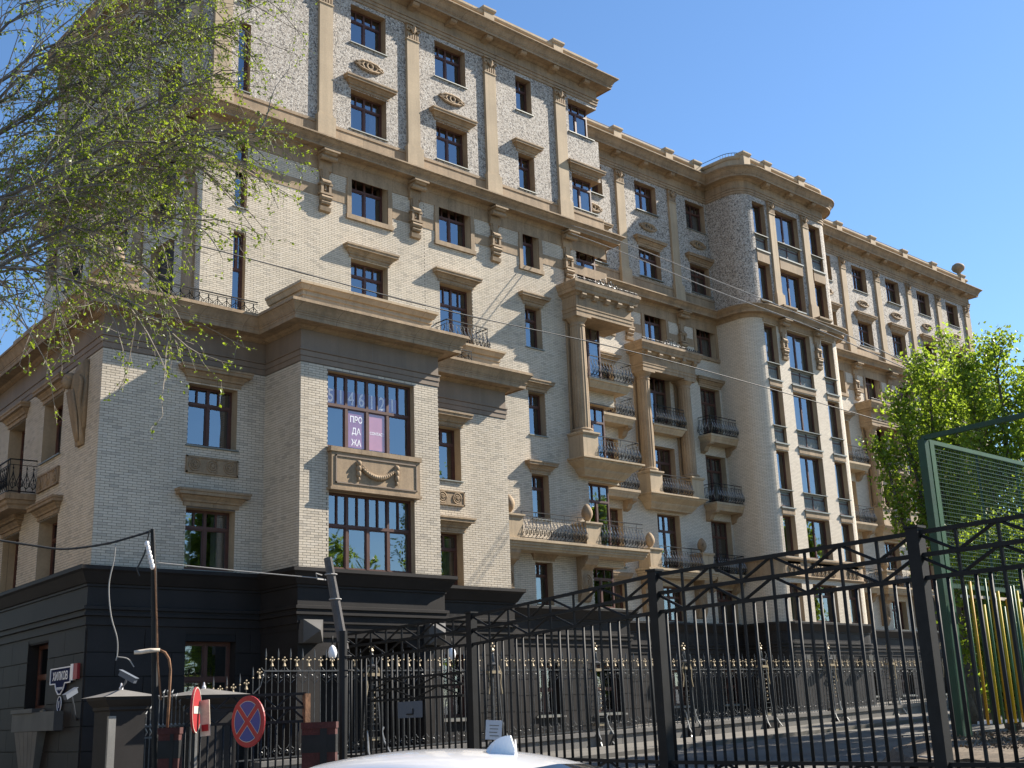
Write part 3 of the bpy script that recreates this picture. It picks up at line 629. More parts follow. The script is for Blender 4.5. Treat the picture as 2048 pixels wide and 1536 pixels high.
# ornament band over the tower's base storey
PT = LP + [(60.2, 37.2)] + RP[1:]
PT = LP + RP
a = MB(); a.cornice(PT, [(0,8.2),(.10,8.22),(.14,8.3),(.05,8.34),(.05,9.08),(.14,9.12),(.18,9.2),(.18,9.28),(0,9.34)], caps=False); ob_ = a.build('ornament_band', 'stone', B)
a = MB()
for c in (TA, TBm, TC):
    n = 6 if c is TBm else 3
    for k in range(n):
        u = c[0]+(c[1]-c[0])*(k+.5)/n
        a.tube([(u+.13*math.cos(t*.6283), YT-.08, 8.78+.13*math.sin(t*.6283)) for t in range(11)], .04, 4); a.tube([(u,YT-.09,8.62),(u-.12,YT-.09,8.45)], [.05,.03], 4); a.tube([(u,YT-.09,8.62),(u+.12,YT-.09,8.45)], [.05,.03], 4)
a.build('scroll_ornament', 'stone', ob_)
# ---------- upper street facade (left side, behind the tree)
uw = [(-3.9, -2.0), (-7.9, -6.0), (-12.0, -10.2)]
oL = [(a_, b_, z[0], z[1]) for a_, b_ in uw for z in ((13.75, 15.6), (16.3, 18.8), (19.6, 22.3))]; oU = [(a_, b_, z[0], z[1]) for a_, b_ in uw for z in (ZF[7], ZF[8])]
a = MB(); wall(a, 0, -14.3, 0, 13.6, 22.67, oL); a.build('wall', ['brickfar', 'stone2'], B, T=TU)
a = MB(); wall(a, 0, -14.3, 0, 22.67, 30.09, oU); a.build('mosaic_wall', ['mosaic', 'stone'], B, T=TU)
for o in oL + oU: window(TU, 0, o, 'std')
for u in (-5.3, -9.3, -1.1, -13.6): pilaster(TU, 0, u, u+.6); console(TU, 0, u+.05, u+.55, 20.32, 22.66, .55)
bands(TU, 0, -14.3, 0, uw)
for u in (-5.3, -1.1, -9.3):
    a = MB(); a.box(u-.1, u+.7, -.10, 0, 13.7, 20.3); a.build('stone_pier', 'stone', B, T=TU)
# ---------- belt cornice, top cornice, parapet round the whole block
MAIN = [(18.2, 49.8), (18.2, 35.5), (38.8, 35.5), (38.8, 39.7)] + PT + [(83.5, 39.7), (83.5, 52)]
a = MB(); a.cornice(MAIN, [(0,22.6),(.05,22.6),(.07,22.68),(.13,22.75),(.15,22.82),(.48,22.82),(.48,22.79),(.51,22.79),(.51,22.88),(.53,22.885),(.53,22.93),(.56,22.935),(.56,22.96),(.54,22.965),(.58,23.0),(.66,23.08),(.66,23.10),(.70,23.105),(.70,23.13),(.74,23.135),(.74,23.19),(0,23.25)]); a.build('belt_cornice', 'stone', B)
a = MB(); a.cornice(MAIN, [(0,30.08),(.05,30.08),(.05,30.21),(.03,30.215),(.08,30.23),(.08,30.36),(.06,30.365),(.12,30.38),(.12,30.43),(.04,30.44),(.04,30.86),(.10,30.88),(.20,30.97),(.54,30.99),(.54,30.95),(.57,30.95),(.57,31.06),(.59,31.065),(.59,31.11),(.62,31.12),(.62,31.15),(.60,31.155),(.63,31.20),(.70,31.31),(.78,31.38),(.78,31.405),(.82,31.41),(.82,31.44),(.86,31.45),(.86,31.50),(-.3,31.56)]); tc_ = a.build('top_cornice', 'stone', B)
md = MB(); md.exyz(-.17, .17, [(0,30.98),(-.50,30.98),(-.52,30.90),(-.47,30.82),(-.36,30.77),(-.2,30.80),(0,30.72)]); mdm = md.mesh('modillion', 'stone')
for i in range(len(MAIN)-1):
    p, q = Vector(MAIN[i]), Vector(MAIN[i+1]); L = (q-p).length
    if L < 2 or i == len(MAIN)-2: continue
    d = (q-p)/L; n = max(1, round(L/2.15))
    for k in range(n):
        c = p+d*(L*(k+.5)/n); link('modillion', mdm, tc_, (c.x, c.y, 0), math.atan2(d.y, d.x))
a = MB(); a.cornice(MAIN, [(.12,31.5),(.12,31.72),(.06,31.74),(.06,32.18),(.12,32.2),(.16,32.28),(.16,32.38),(-.3,32.40),(-.3,31.5)]); pp_ = a.build('parapet', 'stone2', B)
pm_ = MB(); pm_.ledge(-.3, .3, .35, -.2, [(0,31.5),(0,32.38),(.04,32.4),(.08,32.5),(.08,32.58),(0,32.62)]); pmm = pm_.mesh('parapet_post', 'stone2')
for x in (23.2, 27.5, 31.85, 36.2): link('parapet_post', pmm, pp_, (x, YF, 0))
for x in (40.5, 44.8, 49.1, 51.6): link('parapet_post', pmm, pp_, (x, YS, 0))
for x in (53.0, 55.0, 58.4): link('parapet_post', pmm, pp_, (x, YT, 0))
for x in (62.0, 66.3, 70.4, 74.55, 78.6, 82.8): link('parapet_post', pmm, pp_, (x, YS, 0))
a = MB()
def guard(P, z=32.4):
    for k in range(len(P)-1): a.tube([(*P[k], z+.28), (*P[k+1], z+.28)], .018, 4, cap=False)
    for k in range(len(P)-1):
        L = math.dist(P[k], P[k+1]); n = max(1, round(L/1.1))
        for j in range(n): t = j/n; x, y = P[k][0]+(P[k+1][0]-P[k][0])*t, P[k][1]+(P[k+1][1]-P[k][1])*t; a.tube([(x,y,z), (x,y,z+.28)], .012, 4, cap=False)
guard([(18.4,45),(18.4,35.7),(38.6,35.7)]); guard([(38.9,39.9)] + [(x, y+.15) for x, y in PT] + [(83.2, 39.9)])
a.build('roof_guard_rail', 'iron', pp_)
a = MB(); a.lathe(82.8, 39.75, [(.2,32.6),(.12,32.7),(.16,32.8),(.42,33.0),(.5,33.2),(.42,33.4),(.2,33.55),(.02,33.6)], 16); a.build('finial', 'stone', B, smooth=True)
# roofs and inner mass so that daylight cannot leak through
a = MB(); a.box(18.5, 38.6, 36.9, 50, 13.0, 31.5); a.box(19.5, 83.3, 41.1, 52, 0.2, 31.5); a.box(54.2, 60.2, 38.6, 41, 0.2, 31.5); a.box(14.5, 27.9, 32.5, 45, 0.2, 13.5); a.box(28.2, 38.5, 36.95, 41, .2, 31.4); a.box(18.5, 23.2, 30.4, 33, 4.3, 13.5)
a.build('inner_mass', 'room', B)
a = MB(); a.poly([(83.5,39.7,0),(83.5,52,0),(83.5,52,31.5),(83.5,39.7,31.5)]); a.poly([(18.2,35.5,31.5),(38.8,35.5,31.5),(38.8,50,31.5),(18.2,50,31.5)]); a.poly([(38.8,39.7,31.5),(83.5,39.7,31.5),(83.5,52,31.5),(38.8,52,31.5)]); a.poly([(x, y, 31.5) for x, y in PT])
a.poly([(18.2,49.8,13),(22,49.8,13),(22,49.8,31.5),(18.2,49.8,31.5)]); a.build('roof', 'metalroof', B)
# ---------- porticoes and balconies
def crest(u0, u1, y, z, parent):
    a = MB(); n = round((u1-u0)/.17); um = (u0+u1)/2
    a.beam((u0,y,z+.05), (u1,y,z+.05), .02)
    for k in range(n+1):
        u = u0+(u1-u0)*k/n; t = max(0, 1-abs(u-um)/.75); h = .16+.42*t
        a.tube([(u,y,z),(u,y,z+h*.6)], .012, 3); a.sphere((u,y,z+h*.75), .024, 4, k % 2, 1.6)
        if k < n: a.tube([(u,y,z+.05),(u+.05,y,z+.14),(u+.12,y,z+.14),(u+.17,y,z+.05)], .01, 3, 1, cap=False)
    for sg in (-1, 1):
        for r, cx, cz in ((.17, .24, .22), (.12, .52, .16)): a.tube([(um+sg*cx+r*math.cos(t*.7)*(1-t*.05), y, z+cz+r*math.sin(t*.7)*(1-t*.05)) for t in range(12)], .016, 3, 1)
    return a.build('crest', ['iron', 'steel'], parent)
def column(x, y, z0, z1, parent, r=.36):
    a = MB(); a.lathe(x, y, [(r*1.28,z0),(r*1.28,z0+.06),(r*1.34,z0+.10),(r*1.28,z0+.16),(r*1.06,z0+.2)], 24)
    a.lathe(x, y, [(r*.98,z0+.2),(r,z0+.5),(r,z0+1.8),(r*.97,z0+3),(r*.92,z1-.45)], 32, 0, 1, .05)
    a.lathe(x, y, [(r*.98,z1-.46),(r*.98,z1-.40),(r*.9,z1-.38),(r*.92,z1-.30),(r*1.25,z1-.14),(r*1.3,z1-.10)], 24); a.box(x-r*1.28, x+r*1.28, y-r*1.28, y+r*1.28, z1-.10, z1)
    return a.build('column', 'stone', parent, smooth=False)
SLAB = lambda z, p: [(-p*.62, z-.72), (-p*.60, z-.66), (-p*.45, z-.5), (-p*.42, z-.46), (-p*.40, z-.40), (-.12, z-.2), (-.06, z-.15), (-.05, z-.08), (.04, z-.07), (.04, z)]
def pedestal(u0, u1, y0, y1, z0, z1, parent, cone=False):
    a = MB(); a.box(u0, u1, y0, y1, z0, z1-.12); a.box(u0-.05, u1+.05, y0-.05, y1, z1-.12, z1-.07); a.box(u0-.08, u1+.08, y0-.08, y1, z1-.07, z1); a.box(u0-.03, u1+.03, y0-.03, y1, z0, z0+.06)
    o = a.build('pedestal', 'stone2', parent)
    if cone: pinecone((u0+u1)/2, (y0+y1)/2-.05, z1, 1.05, parent)
    return o
def portico(ua, ub, cols, Y, open_r=False, name='portico'):
    yf = Y-.88
    e = MB(); e.ledge(ua, ub, Y+(.9 if open_r else 0), yf, [(0,18.62),(0,18.77),(.025,18.78),(.025,18.92),(.05,18.94),(.05,18.98),(0,18.99),(0,19.48),(.05,19.5),(.09,19.58),(.22,19.62),(.24,19.75),(.27,19.78),(.33,19.93),(.36,19.96),(.36,20.08),(0,20.13)])
    n = 5
    for k in range(n): u = ua+.35+(ub-ua-.5)*k/(n-1); e.exyz(u-.13, u+.13, [(yf,19.62),(yf-.2,19.62),(yf-.22,19.5),(yf-.12,19.36),(yf,19.36)])
    P_ = e.build(name, 'stone', B)
    crest(ua-.2, ub+.2, yf-.25, 20.1, P_)
    for cx in cols:
        pedestal(cx-.46, cx+.46, Y-.90, Y, 12.22, 13.32, P_); column(cx, Y-.45, 13.32, 18.62, P_)
        s_ = MB(); s_.box(cx-.30, cx+.2, Y-.12, Y, 13.3, 18.62); s_.build('pier', 'stone', P_)
    s_ = MB(); s_.ledge(ua-.15, ub+.05, Y+(.9 if open_r else 0), Y-1.0, SLAB(12.22, 1.0)); s_.build('slab', 'stone2', P_)
    u0_, u1_ = cols[0]+.42, (ub if open_r else cols[-1]-.42)
    for z in (15.9, 12.22):
        if z > 13:
            s_ = MB(); s_.ledge(u0_-.1, u1_+(.1 if not open_r else 0), Y+(.6 if open_r else 0), Y-.72, [(-.2,z-.40),(-.18,z-.34),(-.1,z-.22),(-.06,z-.12),(0,z-.1),(0,z)]); s_.build('slab', 'stone2', P_)
        yy = Y-.80 if z < 13 else Y-.66
        pth = [(u0_, yy), (u1_, yy)] + ([(u1_, Y)] if open_r else [])
        railing(ID, pth, z, 1.0, .16, parent=P_)
    return P_
portico(35.78, 39.35, [36.2], YF, True); portico(44.78, 49.0, [45.2, 48.45], YS); portico(66.25, 70.5, [66.7, 69.95], YS); portico(74.5, 78.7, [74.95, 78.2], YS)
def balcony(u0, u1, Y, z, p=.85, brk=True):
    s_ = MB(); s_.ledge(u0, u1, Y, Y-p, [(-.12,z-.42),(-.10,z-.36),(-.08,z-.30),(-.03,z-.22),(.0,z-.14),(.03,z-.12),(.03,z)]); o = s_.build('balcony', 'stone2', B)
    if brk:
        for u in (u0+.22, u1-.22):
            b_ = MB(); b_.exyz(u-.16, u+.16, [(Y,z-.4),(Y-p*.85,z-.4),(Y-p*.8,z-.52),(Y-p*.45,z-.62),(Y-p*.3,z-.85),(Y,z-.95)]); b_.build('bracket', 'stone', o)
    railing(ID, [(u0+.06, Y), (u0+.06, Y-p+.06), (u1-.06, Y-p+.06), (u1-.06, Y)], z, 1.0, .15, parent=o)
    return o
for c, k in S2+S3:
    if k == 'b':
        for z in (15.9, 12.2): balcony(c[0]-.45, c[1]+.45, YS, z)
balcony(28.5, 30.75, YF, 15.95, .75, False)
def long_balcony(u0, u1, Y, peds, wrap=False):
    z = 8.45; yf = Y-.82
    s_ = MB(); s_.ledge(u0, u1, Y+(.9 if wrap else 0), yf, [(-.08,z-.42),(-.06,z-.36),(0,z-.32),(0,z-.24),(.05,z-.22),(.05,z-.12),(.12,z-.10),(.12,z)]); o = s_.build('balcony', 'stone2', B)
    for p in peds: pedestal(p, p+.85, yf+.02, Y-.02, z, 9.42, o, True)
    e = [(peds[i]+.85, peds[i+1]) for i in range(len(peds)-1)]
    if wrap: e.append((peds[-1]+.85, u1-.05))
    for a_, b_ in e: railing(ID, [(a_, yf+.1), (b_, yf+.1)], z, 1.12, .17, parent=o)
    for p in peds:
        c = MB(); c.exyz(p+.1, p+.75, [(Y,z-.4),(Y-.72,z-.4),(Y-.72,z-.55),(Y-.55,z-.8),(Y-.32,z-.95),(Y-.28,z-1.0),(Y-.28,z-1.9),(Y-.12,z-2.25),(Y,z-2.3)])
        for k in range(3): c.tube([(p+.425+(.26-.08*k)*math.cos(t*.5236), Y-.30, z-1.5+(.36-.11*k)*math.sin(t*.5236)) for t in range(13)], .03, 4)
        c.tube([(p+.05,Y-.5,z-.7),(p+.8,Y-.5,z-.7)], .12, 8); c.build('bracket', 'stone', o)
    return o
long_balcony(31.25, 39.4, YF, [31.3, 35.75], True); long_balcony(44.3, 49.5, YS, [44.45, 48.5]); long_balcony(65.9, 70.9, YS, [66.0, 70.0]); long_balcony(74.1, 79.2, YS, [74.25, 78.3])
balcony(49.75, 52.2, YS, 8.45, .7); balcony(62.6, 65.4, YS, 8.45, .7); balcony(-9.4, -5.6, 0, 8.72, .85) if False else None
b_ = MB(); b_.ledge(-9.6, -5.3, 0, -.85, [(-.1,8.25),(-.08,8.35),(-.02,8.4),(0,8.5),(.06,8.52),(.06,8.70)]); bo = b_.build('balcony', 'stone', B, T=TL)
railing(TL, [(-9.55, 0), (-9.55, -.8), (-5.35, -.8), (-5.35, 0)], 8.7, 1.05, .05, mat=('iron', 'iron'), parent=bo)
railing(ID, [(14.3, 30.5), (17.6, 30.5)], 13.68, .42, .0, mat=('iron', 'iron'), step=.3, name='terrace_railing'); railing(ID, [(23.7, 30.6), (26.2, 30.6)], 13.68, .42, .0, mat=('iron', 'iron'), step=.3, name='terrace_railing')
# ---------- dark granite base
PB = [(13.06+16*s42, 31+16*c42), (13.06, 31), (18.21, 31), (18.21, 29), (23.35, 29), (23.35, 31), (28.05, 31), (28.05, 35.5), (38.8, 35.5), (38.8, 39.7)] + PT + [(83.5, 39.7)]
a = MB(); a.cornice(PB, [(-.3,5.93),(.36,5.90),(.36,5.80),(.30,5.74),(.22,5.60),(.14,5.46),(.10,5.44),(.10,5.38),(.06,5.37),(.06,4.88),(.16,4.86),(.16,4.78),(.10,4.77),(.10,4.70),(.14,4.69),(.14,4.62),(.07,4.6),(.07,4.38),(.03,4.36),(.02,4.2)], caps=False); pb_ = a.build('granite_base', 'granite', B)
M['gjoint'] = stuffmat('dark_joint', (0.008, 0.008, 0.008), 0.8, bump=0)
def granite_wall(T, Y, u0, u1, ops, zt=4.3, rows=True):
    a = MB(); wall(a, Y, u0, u1, 0, zt, ops, .3, 0, 1); o = a.build('base_wall', ['gjoint', 'granite'], pb_, T=T)
    h = .62; z = zt; k = 0
    while z > .3:
        z0 = z-h; u = u0 - (0.8 if k % 2 else 0)
        while u < u1:
            a0, a1 = max(u, u0)+.008, min(u+1.6, u1)-.008
            iv = [(a0, a1)]
            for q in ops:
                if q[2] < z-.05 and q[3] > z0+.05:
                    nv = []
                    for s0, s1 in iv:
                        if q[1] <= s0 or q[0] >= s1: nv.append((s0, s1)); continue
                        if q[0] > s0: nv.append((s0, q[0]))
                        if q[1] < s1: nv.append((q[1], s1))
                    iv = nv
            for s0, s1 in iv:
                if s1-s0 > .06:
                    b_ = MB(); b_.box(s0, s1, Y-.035, Y+.01, z0+.012, z-.012, 0, skip='k'); b_.build('granite_block', 'granite', pb_, T=T)
            u += 1.6
        z -= h; k += 1
    return o
gw = [(15.85, 17.4, 1.95, 4.0)]
granite_wall(ID, YP, 13.06, 18.21, gw)
granite_wall(TL, 0, -8, 0, [(-4.85, -3.0, 2.35, 4.15)], 4.3)
a = MB(); wall(a, 0, -16, -8, 0, 4.3, ()); a.build('base_wall', 'granite', pb_, T=TL)
granite_wall(ID, YP, 23.35, 28.05, [(24.9, 26.1, 1.7, 3.7)])
granite_wall(ID, YF, 28.05, 38.8, [(29.3, 30.6, 1.7, 3.6), (33.3, 34.6, 1.7, 3.6), (36.6, 38.2, 1.7, 3.6)])
S2g = [(c[0], c[1]-.3, 1.9, 3.6) for c, k in S2]; granite_wall(ID, YS, 38.8, 52.3, S2g)
S3g = [(c[0], c[1]-.3, 2.1, 3.7) for c, k in S3]; granite_wall(ID, YS, 61.2, 83.5, S3g)
for T, Y, o in [(ID, YP, gw[0]), (TL, 0, (-4.85, -3.0, 2.35, 4.15)), (ID, YP, (24.9, 26.1, 1.7, 3.7))] + [(ID, YF, (u, u+1.3, 1.7, 3.6)) for u in (29.3, 33.3)] + [(ID, YF, (36.6, 38.2, 1.7, 3.6))] + [(ID, YS, o) for o in S2g+S3g]:
    window(T, Y, o, 'low', .28)
    s_ = MB(); s_.box(o[0]-.15, o[1]+.15, Y-.12, Y, o[2]-.12, o[2]-.05); s_.build('stone_sill', 'granite_grey', B, T=T)
# bay: open porch between two piers with hanging keystones and a lamp
a = MB(); strip(a, PT, 0, 4.3); a.build('base_wall', 'granite', pb_)
a = MB(); a.box(18.21, 18.95, 29.0, 31, 0, 4.3); a.box(22.6, 23.35, 29.0, 31, 0, 4.3); a.box(18.95, 22.6, 29.0, 31, 4.0, 4.3); a.box(18.9, 22.65, 30.9, 31.2, 0, 4.1)
for u in (18.95, 22.6):
    sg = 1 if u < 20 else -1
    for k in range(6): a.box(min(u, u+sg*(.75-.75*math.sin(k*.26))), max(u, u+sg*(.75-.75*math.sin(k*.26))), 29.05, 29.5, 4.0-.12*(k+1), 4.0-.12*k)
a.build('porch', 'granite', pb_)
a = MB(); a.poly([(28.05,31,0),(28.05,35.5,0),(28.05,35.5,4.3),(28.05,31,4.3)]); a.poly([(38.8,35.5,0),(38.8,39.7,0),(38.8,39.7,4.3),(38.8,35.5,4.3)]); a.build('base_wall', 'granite', pb_)
for u in (18.55, 22.95):
    a = MB(); z = 4.15; d_ = .32
    b0 = [(u-d_,28.75,z-d_),(u+d_,28.75,z-d_),(u+d_,28.75,z+d_),(u-d_,28.75,z+d_)]; tip = (u, 28.38, z)
    for k in range(4): a.poly([b0[k], b0[(k+1) % 4], tip])
    a.box(u-d_, u+d_, 28.75, 29.0, z-d_, z+d_); a.build('pyramid_boss', 'boss', pb_)
for x, y in ((18.95, 28.4), (23.2, 28.4)):
    a = MB(); a.tube([(x,y,4.0),(x,y,3.75)], .02, 5); a.lathe(x, y, [(.02,3.75),(.09,3.68),(.13,3.55),(.10,3.42),(.02,3.36)], 12, 1); a.build('hanging_lamp', ['iron', 'letter'], B, smooth=True)
for u in (53.6, 55.9, 57.6, 59.6):
    a = MB(); a.exyz(u-.25, u+.25, [(YT,4.2),(YT-.55,4.2),(YT-.5,3.95),(YT-.2,3.6),(YT,3.4)]); a.build('base_bracket', 'granite_grey', pb_)
M['lit_granite'] = stuffmat('sunlit_granite', (0.15, 0.145, 0.13), .8, var=.2, bump=.2)
# flared block painted pale as sunlit granite, with ledge under the street window
a = MB(); a.box(-5.1, -1.35, -.28, 0, 1.75, 2.25); a.box(-5.1, -3.1, -.33, 0, 2.25, 2.36); a.build('stone_ledge', 'boss', B, T=TL)
a = MB()
for k in range(5):
    x0_, x1_ = -4.8+.42*k, -4.8+.42*(k+1)-.02; y0_, y1_ = -4.4+.26*k, -4.4+.26*(k+1)-.02
    a.poly([(y0_,-.2,.7),(y1_,-.2,.7),(x1_,-.27,1.74),(x0_,-.27,1.74)]); a.poly([(y0_,-.2,.7),(x0_,-.27,1.74),(x0_,0,1.74),(y0_,0,.7)]); a.poly([(y1_,-.2,.7),(y1_,0,.7),(x1_,0,1.74),(x1_,-.27,1.74)])
a.build('flared_keystone', 'lit_granite', B, T=TL)
for nm_, c_ in (('poster2', (0.17, 0.13, 0.26)), ('poster3', (0.26, 0.13, 0.22)), ('poster', (0.42, 0.20, 0.25))):
    M[nm_] = stuffmat(nm_, c_, .25, var=.12, scale=2, bump=0, spec=.6); M[nm_].node_tree.nodes['Principled BSDF'].inputs['Coat Weight'].default_value = 1.0; M[nm_].node_tree.nodes['Principled BSDF'].inputs['Coat IOR'].default_value = 1.9; M[nm_].node_tree.nodes['Principled BSDF'].inputs['Coat Roughness'].default_value = .03
M['vinyl'] = stuffmat('white_vinyl', (0.80, 0.80, 0.86), .5, var=.03, bump=0)
# window advertising of the big bay window
def text(body, size, loc, rz, mat, parent, align='CENTER', local=True, ext=0.0, name='lettering', sx=1.0, rx=math.pi/2):
    cu = bpy.data.curves.new('t', 'FONT'); cu.body = body; cu.size = size; cu.align_x = align; cu.extrude = ext; cu.resolution_u = 3; cu.space_line = .95; cu.offset = size*.014
    to = bpy.data.objects.new('t', cu); col.objects.link(to); dg = bpy.context.evaluated_depsgraph_get(); me = bpy.data.meshes.new_from_object(to.evaluated_get(dg)); bpy.data.objects.remove(to)
    me.materials.clear(); me.materials.append(M[mat]); o = link(name, me, parent, loc, local=local); o.rotation_euler = (rx, 0, rz); o.scale = (sx, 1, 1); return o
W_, H_ = bw3[1]-bw3[0], bw3[3]-bw3[2]; yi = .036; t_ = .075
cs_ = WROWS['big'][1][1]; zt0 = t_+.585*(H_-2*t_)
pa = MB()
for i in range(7):
    xa, xb = t_+cs_[i]*(W_-2*t_), t_+cs_[i+1]*(W_-2*t_); pa.box(xa+.03, xb-.03, yi, yi+.004, zt0+.05, zt0+.50, 0)
cs2 = WROWS['big'][0][1]
for i in (1, 2):
    xa, xb = t_+cs2[i]*(W_-2*t_), t_+cs2[i+1]*(W_-2*t_); pa.box(xa+.08, xb-.08, yi, yi+.004, t_+.06, zt0-.08, i)
pz = link('poster', pa.mesh('poster', ['poster2', 'poster3', 'poster']), wbig3, local=True)
for i, ch in enumerate('5146121'):
    xm = t_+(cs_[i]+cs_[i+1])/2*(W_-2*t_); text(ch, .58, (xm, yi-.004, zt0+.10), 0, 'vinyl', wbig3, sx=.8)
xm = t_+(cs2[1]+cs2[2])/2*(W_-2*t_)
for k, ln_ in enumerate(('ПРО', 'ДА', 'ЖА')): text(ln_, .27, (xm, yi-.004, .92-.36*k), 0, 'vinyl', wbig3, sx=.82)
text('CONTACT', .13, (t_+(cs2[2]+cs2[3])/2*(W_-2*t_), yi-.004, .62), 0, 'vinyl', wbig3, sx=.85)
# ================================================================== street furniture and fences
M['kerbstone'] = stuffmat('kerb_granite', (0.17, 0.16, 0.15), 0.8, var=0.2, grain=0.25, gscale=80, bump=0.2)
M['brownred'] = stuffmat('dark_red_brickwork', (0.065, 0.02, 0.017), 0.9, var=0.4, scale=4, grain=0.3, gscale=40, bump=0.5, bscale=25)
M['rust'] = stuffmat('rusty_steel', (0.20, 0.10, 0.05), 0.85, var=0.45, scale=9, grain=0.3, bump=0.4)
M['paleenamel'] = stuffmat('weathered_white_paint', (0.55, 0.47, 0.38), 0.7, var=0.3, scale=8, bump=0.3)
M['oldwood'] = stuffmat('grey_weathered_wood', (0.13, 0.12, 0.115), 0.9, var=0.25, scale=6, grain=0.3, bump=0.5, streak=.3)
M['signred'] = stuffmat('sign_red', (0.30, 0.022, 0.025), 0.5, var=0.08, bump=0)
M['signblue'] = stuffmat('sign_blue', (0.03, 0.055, 0.22), 0.5, var=0.08, bump=0)
M['signwhite'] = stuffmat('sign_white', (0.45, 0.43, 0.37), 0.6, var=0.08, bump=0)
M['navy'] = stuffmat('plate_navy', (0.016, 0.022, 0.07), 0.85, var=0.08, bump=0, spec=.12)
M['paper'] = stuffmat('paper', (0.62, 0.62, 0.66), 0.8, var=0.06, bump=0)
M['camgrey'] = stuffmat('camera_housing', (0.11, 0.125, 0.15), 0.75, var=0.05, bump=0, spec=.2)
M['darkgreen'] = stuffmat('dark_green_paint', (0.012, 0.055, 0.028), 0.45, var=0.2, scale=5, bump=0.05)
M['green'] = stuffmat('green_paint', (0.018, 0.088, 0.036), 0.5, var=0.15, scale=5, bump=0.05)
M['yellow'] = stuffmat('yellow_paint', (0.52, 0.36, 0.01), 0.6, var=0.12, scale=6, bump=0.05)
M['orange'] = stuffmat('orange_paint', (0.50, 0.27, 0.015), 0.6, var=0.12, scale=6, bump=0.05)
M['concrete'] = stuffmat('rough_concrete', (0.20, 0.19, 0.175), 0.95, var=0.3, scale=3, grain=0.3, gscale=50, bump=0.8, bscale=14)
M['soil'] = stuffmat('dry_soil', (0.16, 0.12, 0.08), 0.95, var=0.4, scale=6, grain=0.4, gscale=30, bump=0.9, bscale=12)
M['cable'] = stuffmat('black_cable', (0.02, 0.02, 0.02), 0.6, bump=0)
M['palecable'] = stuffmat('pale_cable', (0.30, 0.285, 0.265), 0.7, bump=0)
M['porcelain'] = stuffmat('porcelain', (0.75, 0.72, 0.72), 0.25, bump=0)
# pavement and granite kerb wall under the wrought iron fence
a = MB(); n = 30
YK = 27.2
a.poly([(10,23.9,gz(10)+.12),(90,23.9,gz(90)+.12),(90,27.0,gz(90)+.12),(10,27.0,gz(10)+.12)]); a.poly([(10,23.9,gz(10)-.1),(90,23.9,gz(90)-.1),(90,23.9,gz(90)+.12),(10,23.9,gz(10)+.12)])
struct(a.build('pavement', 'paving'))
a = MB(); a.poly([(13,27.4,gz(13)+.10),(90,27.4,gz(90)+.10),(90,42,gz(90)+.10),(13,42,gz(13)+.10)]); struct(a.build('forecourt', 'paving'))
a = MB(); a.poly([(15.6,10.5,gz(15.6)+.006),(60,14.5,gz(60)+.006),(60,17.0,gz(60)+.006),(15.6,14.0,gz(15.6)+.006)]); struct(a.build('path', 'paving'))
def kz(x): return .41+.0252*x
FN = thing('iron_fence', 'tall wrought iron fence with gilt finials on a granite kerb before the building', 'fence', (15.9, YK, .5))
a = MB(); x = 15.9
while x < 62:
    x2 = x+2.17; a = MB()
    b = [(x+.006,YK-.22,gz(x)),(x2-.006,YK-.22,gz(x2)),(x2-.006,YK-.22,kz(x2)-.12),(x+.006,YK-.22,kz(x)-.12)]
    a.poly(b); a.poly([(x+.006,YK-.22,gz(x)),(x+.006,YK-.22,kz(x)-.12),(x+.006,YK+.22,kz(x)-.12),(x+.006,YK+.22,gz(x))])
    for y0, y1, za, zb in ((YK-.27, YK+.27, -.12, 0),):
        a.poly([(x,y0,kz(x)+za),(x2,y0,kz(x2)+za),(x2,y0,kz(x2)),(x,y0,kz(x))]); a.poly([(x,y0,kz(x)),(x2,y0,kz(x2)),(x2,y1,kz(x2)),(x,y1,kz(x))]); a.poly([(x,y0,kz(x)-.12),(x,y1,kz(x)-.12),(x2,y1,kz(x2)-.12),(x2,y0,kz(x2)-.12)])
        a.poly([(x,y0,kz(x)-.12),(x,y0,kz(x)),(x,y1,kz(x)),(x,y1,kz(x)-.12)])
    a.build('kerb_block', 'kerbstone', FN); x = x2
PY = [19.4+4.345*i for i in range(10)]
def near_pylon(x): return any(abs(x-p) < .33 for p in PY)
sp = MB(); sp.tube([(0,0,.4),(0,0,3.30)], .013, 4); sp.tube([(0,0,3.30),(0,0,3.36),(0,0,3.42),(0,0,3.57)], [.010,.022,.020,.002], 5); sp.sphere((0,0,3.29), .028, 4, 1)
spm = sp.mesh('fence_bar', ['steel', 'gold'])
fb = MB(); fb.tube([(0,0,.4),(0,0,3.12)], .012, 4); fb.lathe(0, 0, [(.012,3.10),(.05,3.12),(.035,3.16),(.02,3.2),(.03,3.24),(.02,3.28)], 6, 1)
for dx, dz in ((-.055, 3.27), (.055, 3.27), (0, 3.33)): fb.sphere((dx, 0, dz), .027, 4, 1)
fbm = fb.mesh('fence_bar', ['steel', 'gold'])
sc_ = MB()
for sg in (-1, 1):
    sc_.tube([(sg*(.09+.055*math.cos(t*.75)*(1-t*.08)), 0, 2.86+.055*math.sin(t*.75)*(1-t*.08)) for t in range(9)], .009, 3, cap=False); sc_.tube([(sg*.03,0,2.70),(sg*.06,0,2.74),(sg*.13,0,2.79)], .009, 3, cap=False)
    sc_.tube([(sg*.03,0,3.0),(sg*.09,0,3.03),(sg*.13,0,3.08)], .008, 3, cap=False)
scm = sc_.mesh('scroll', 'steel')
sb_ = MB()
for sg in (-1, 1):
    sb_.tube([(sg*(.09+.06*math.cos(t*.75)*(1-t*.08)), 0, .12+.06*math.sin(t*.75)*(1-t*.08)) for t in range(9)], .009, 3, cap=False); sb_.tube([(sg*.03,0,.3),(sg*.06,0,.24),(sg*.12,0,.2)], .009, 3, cap=False)
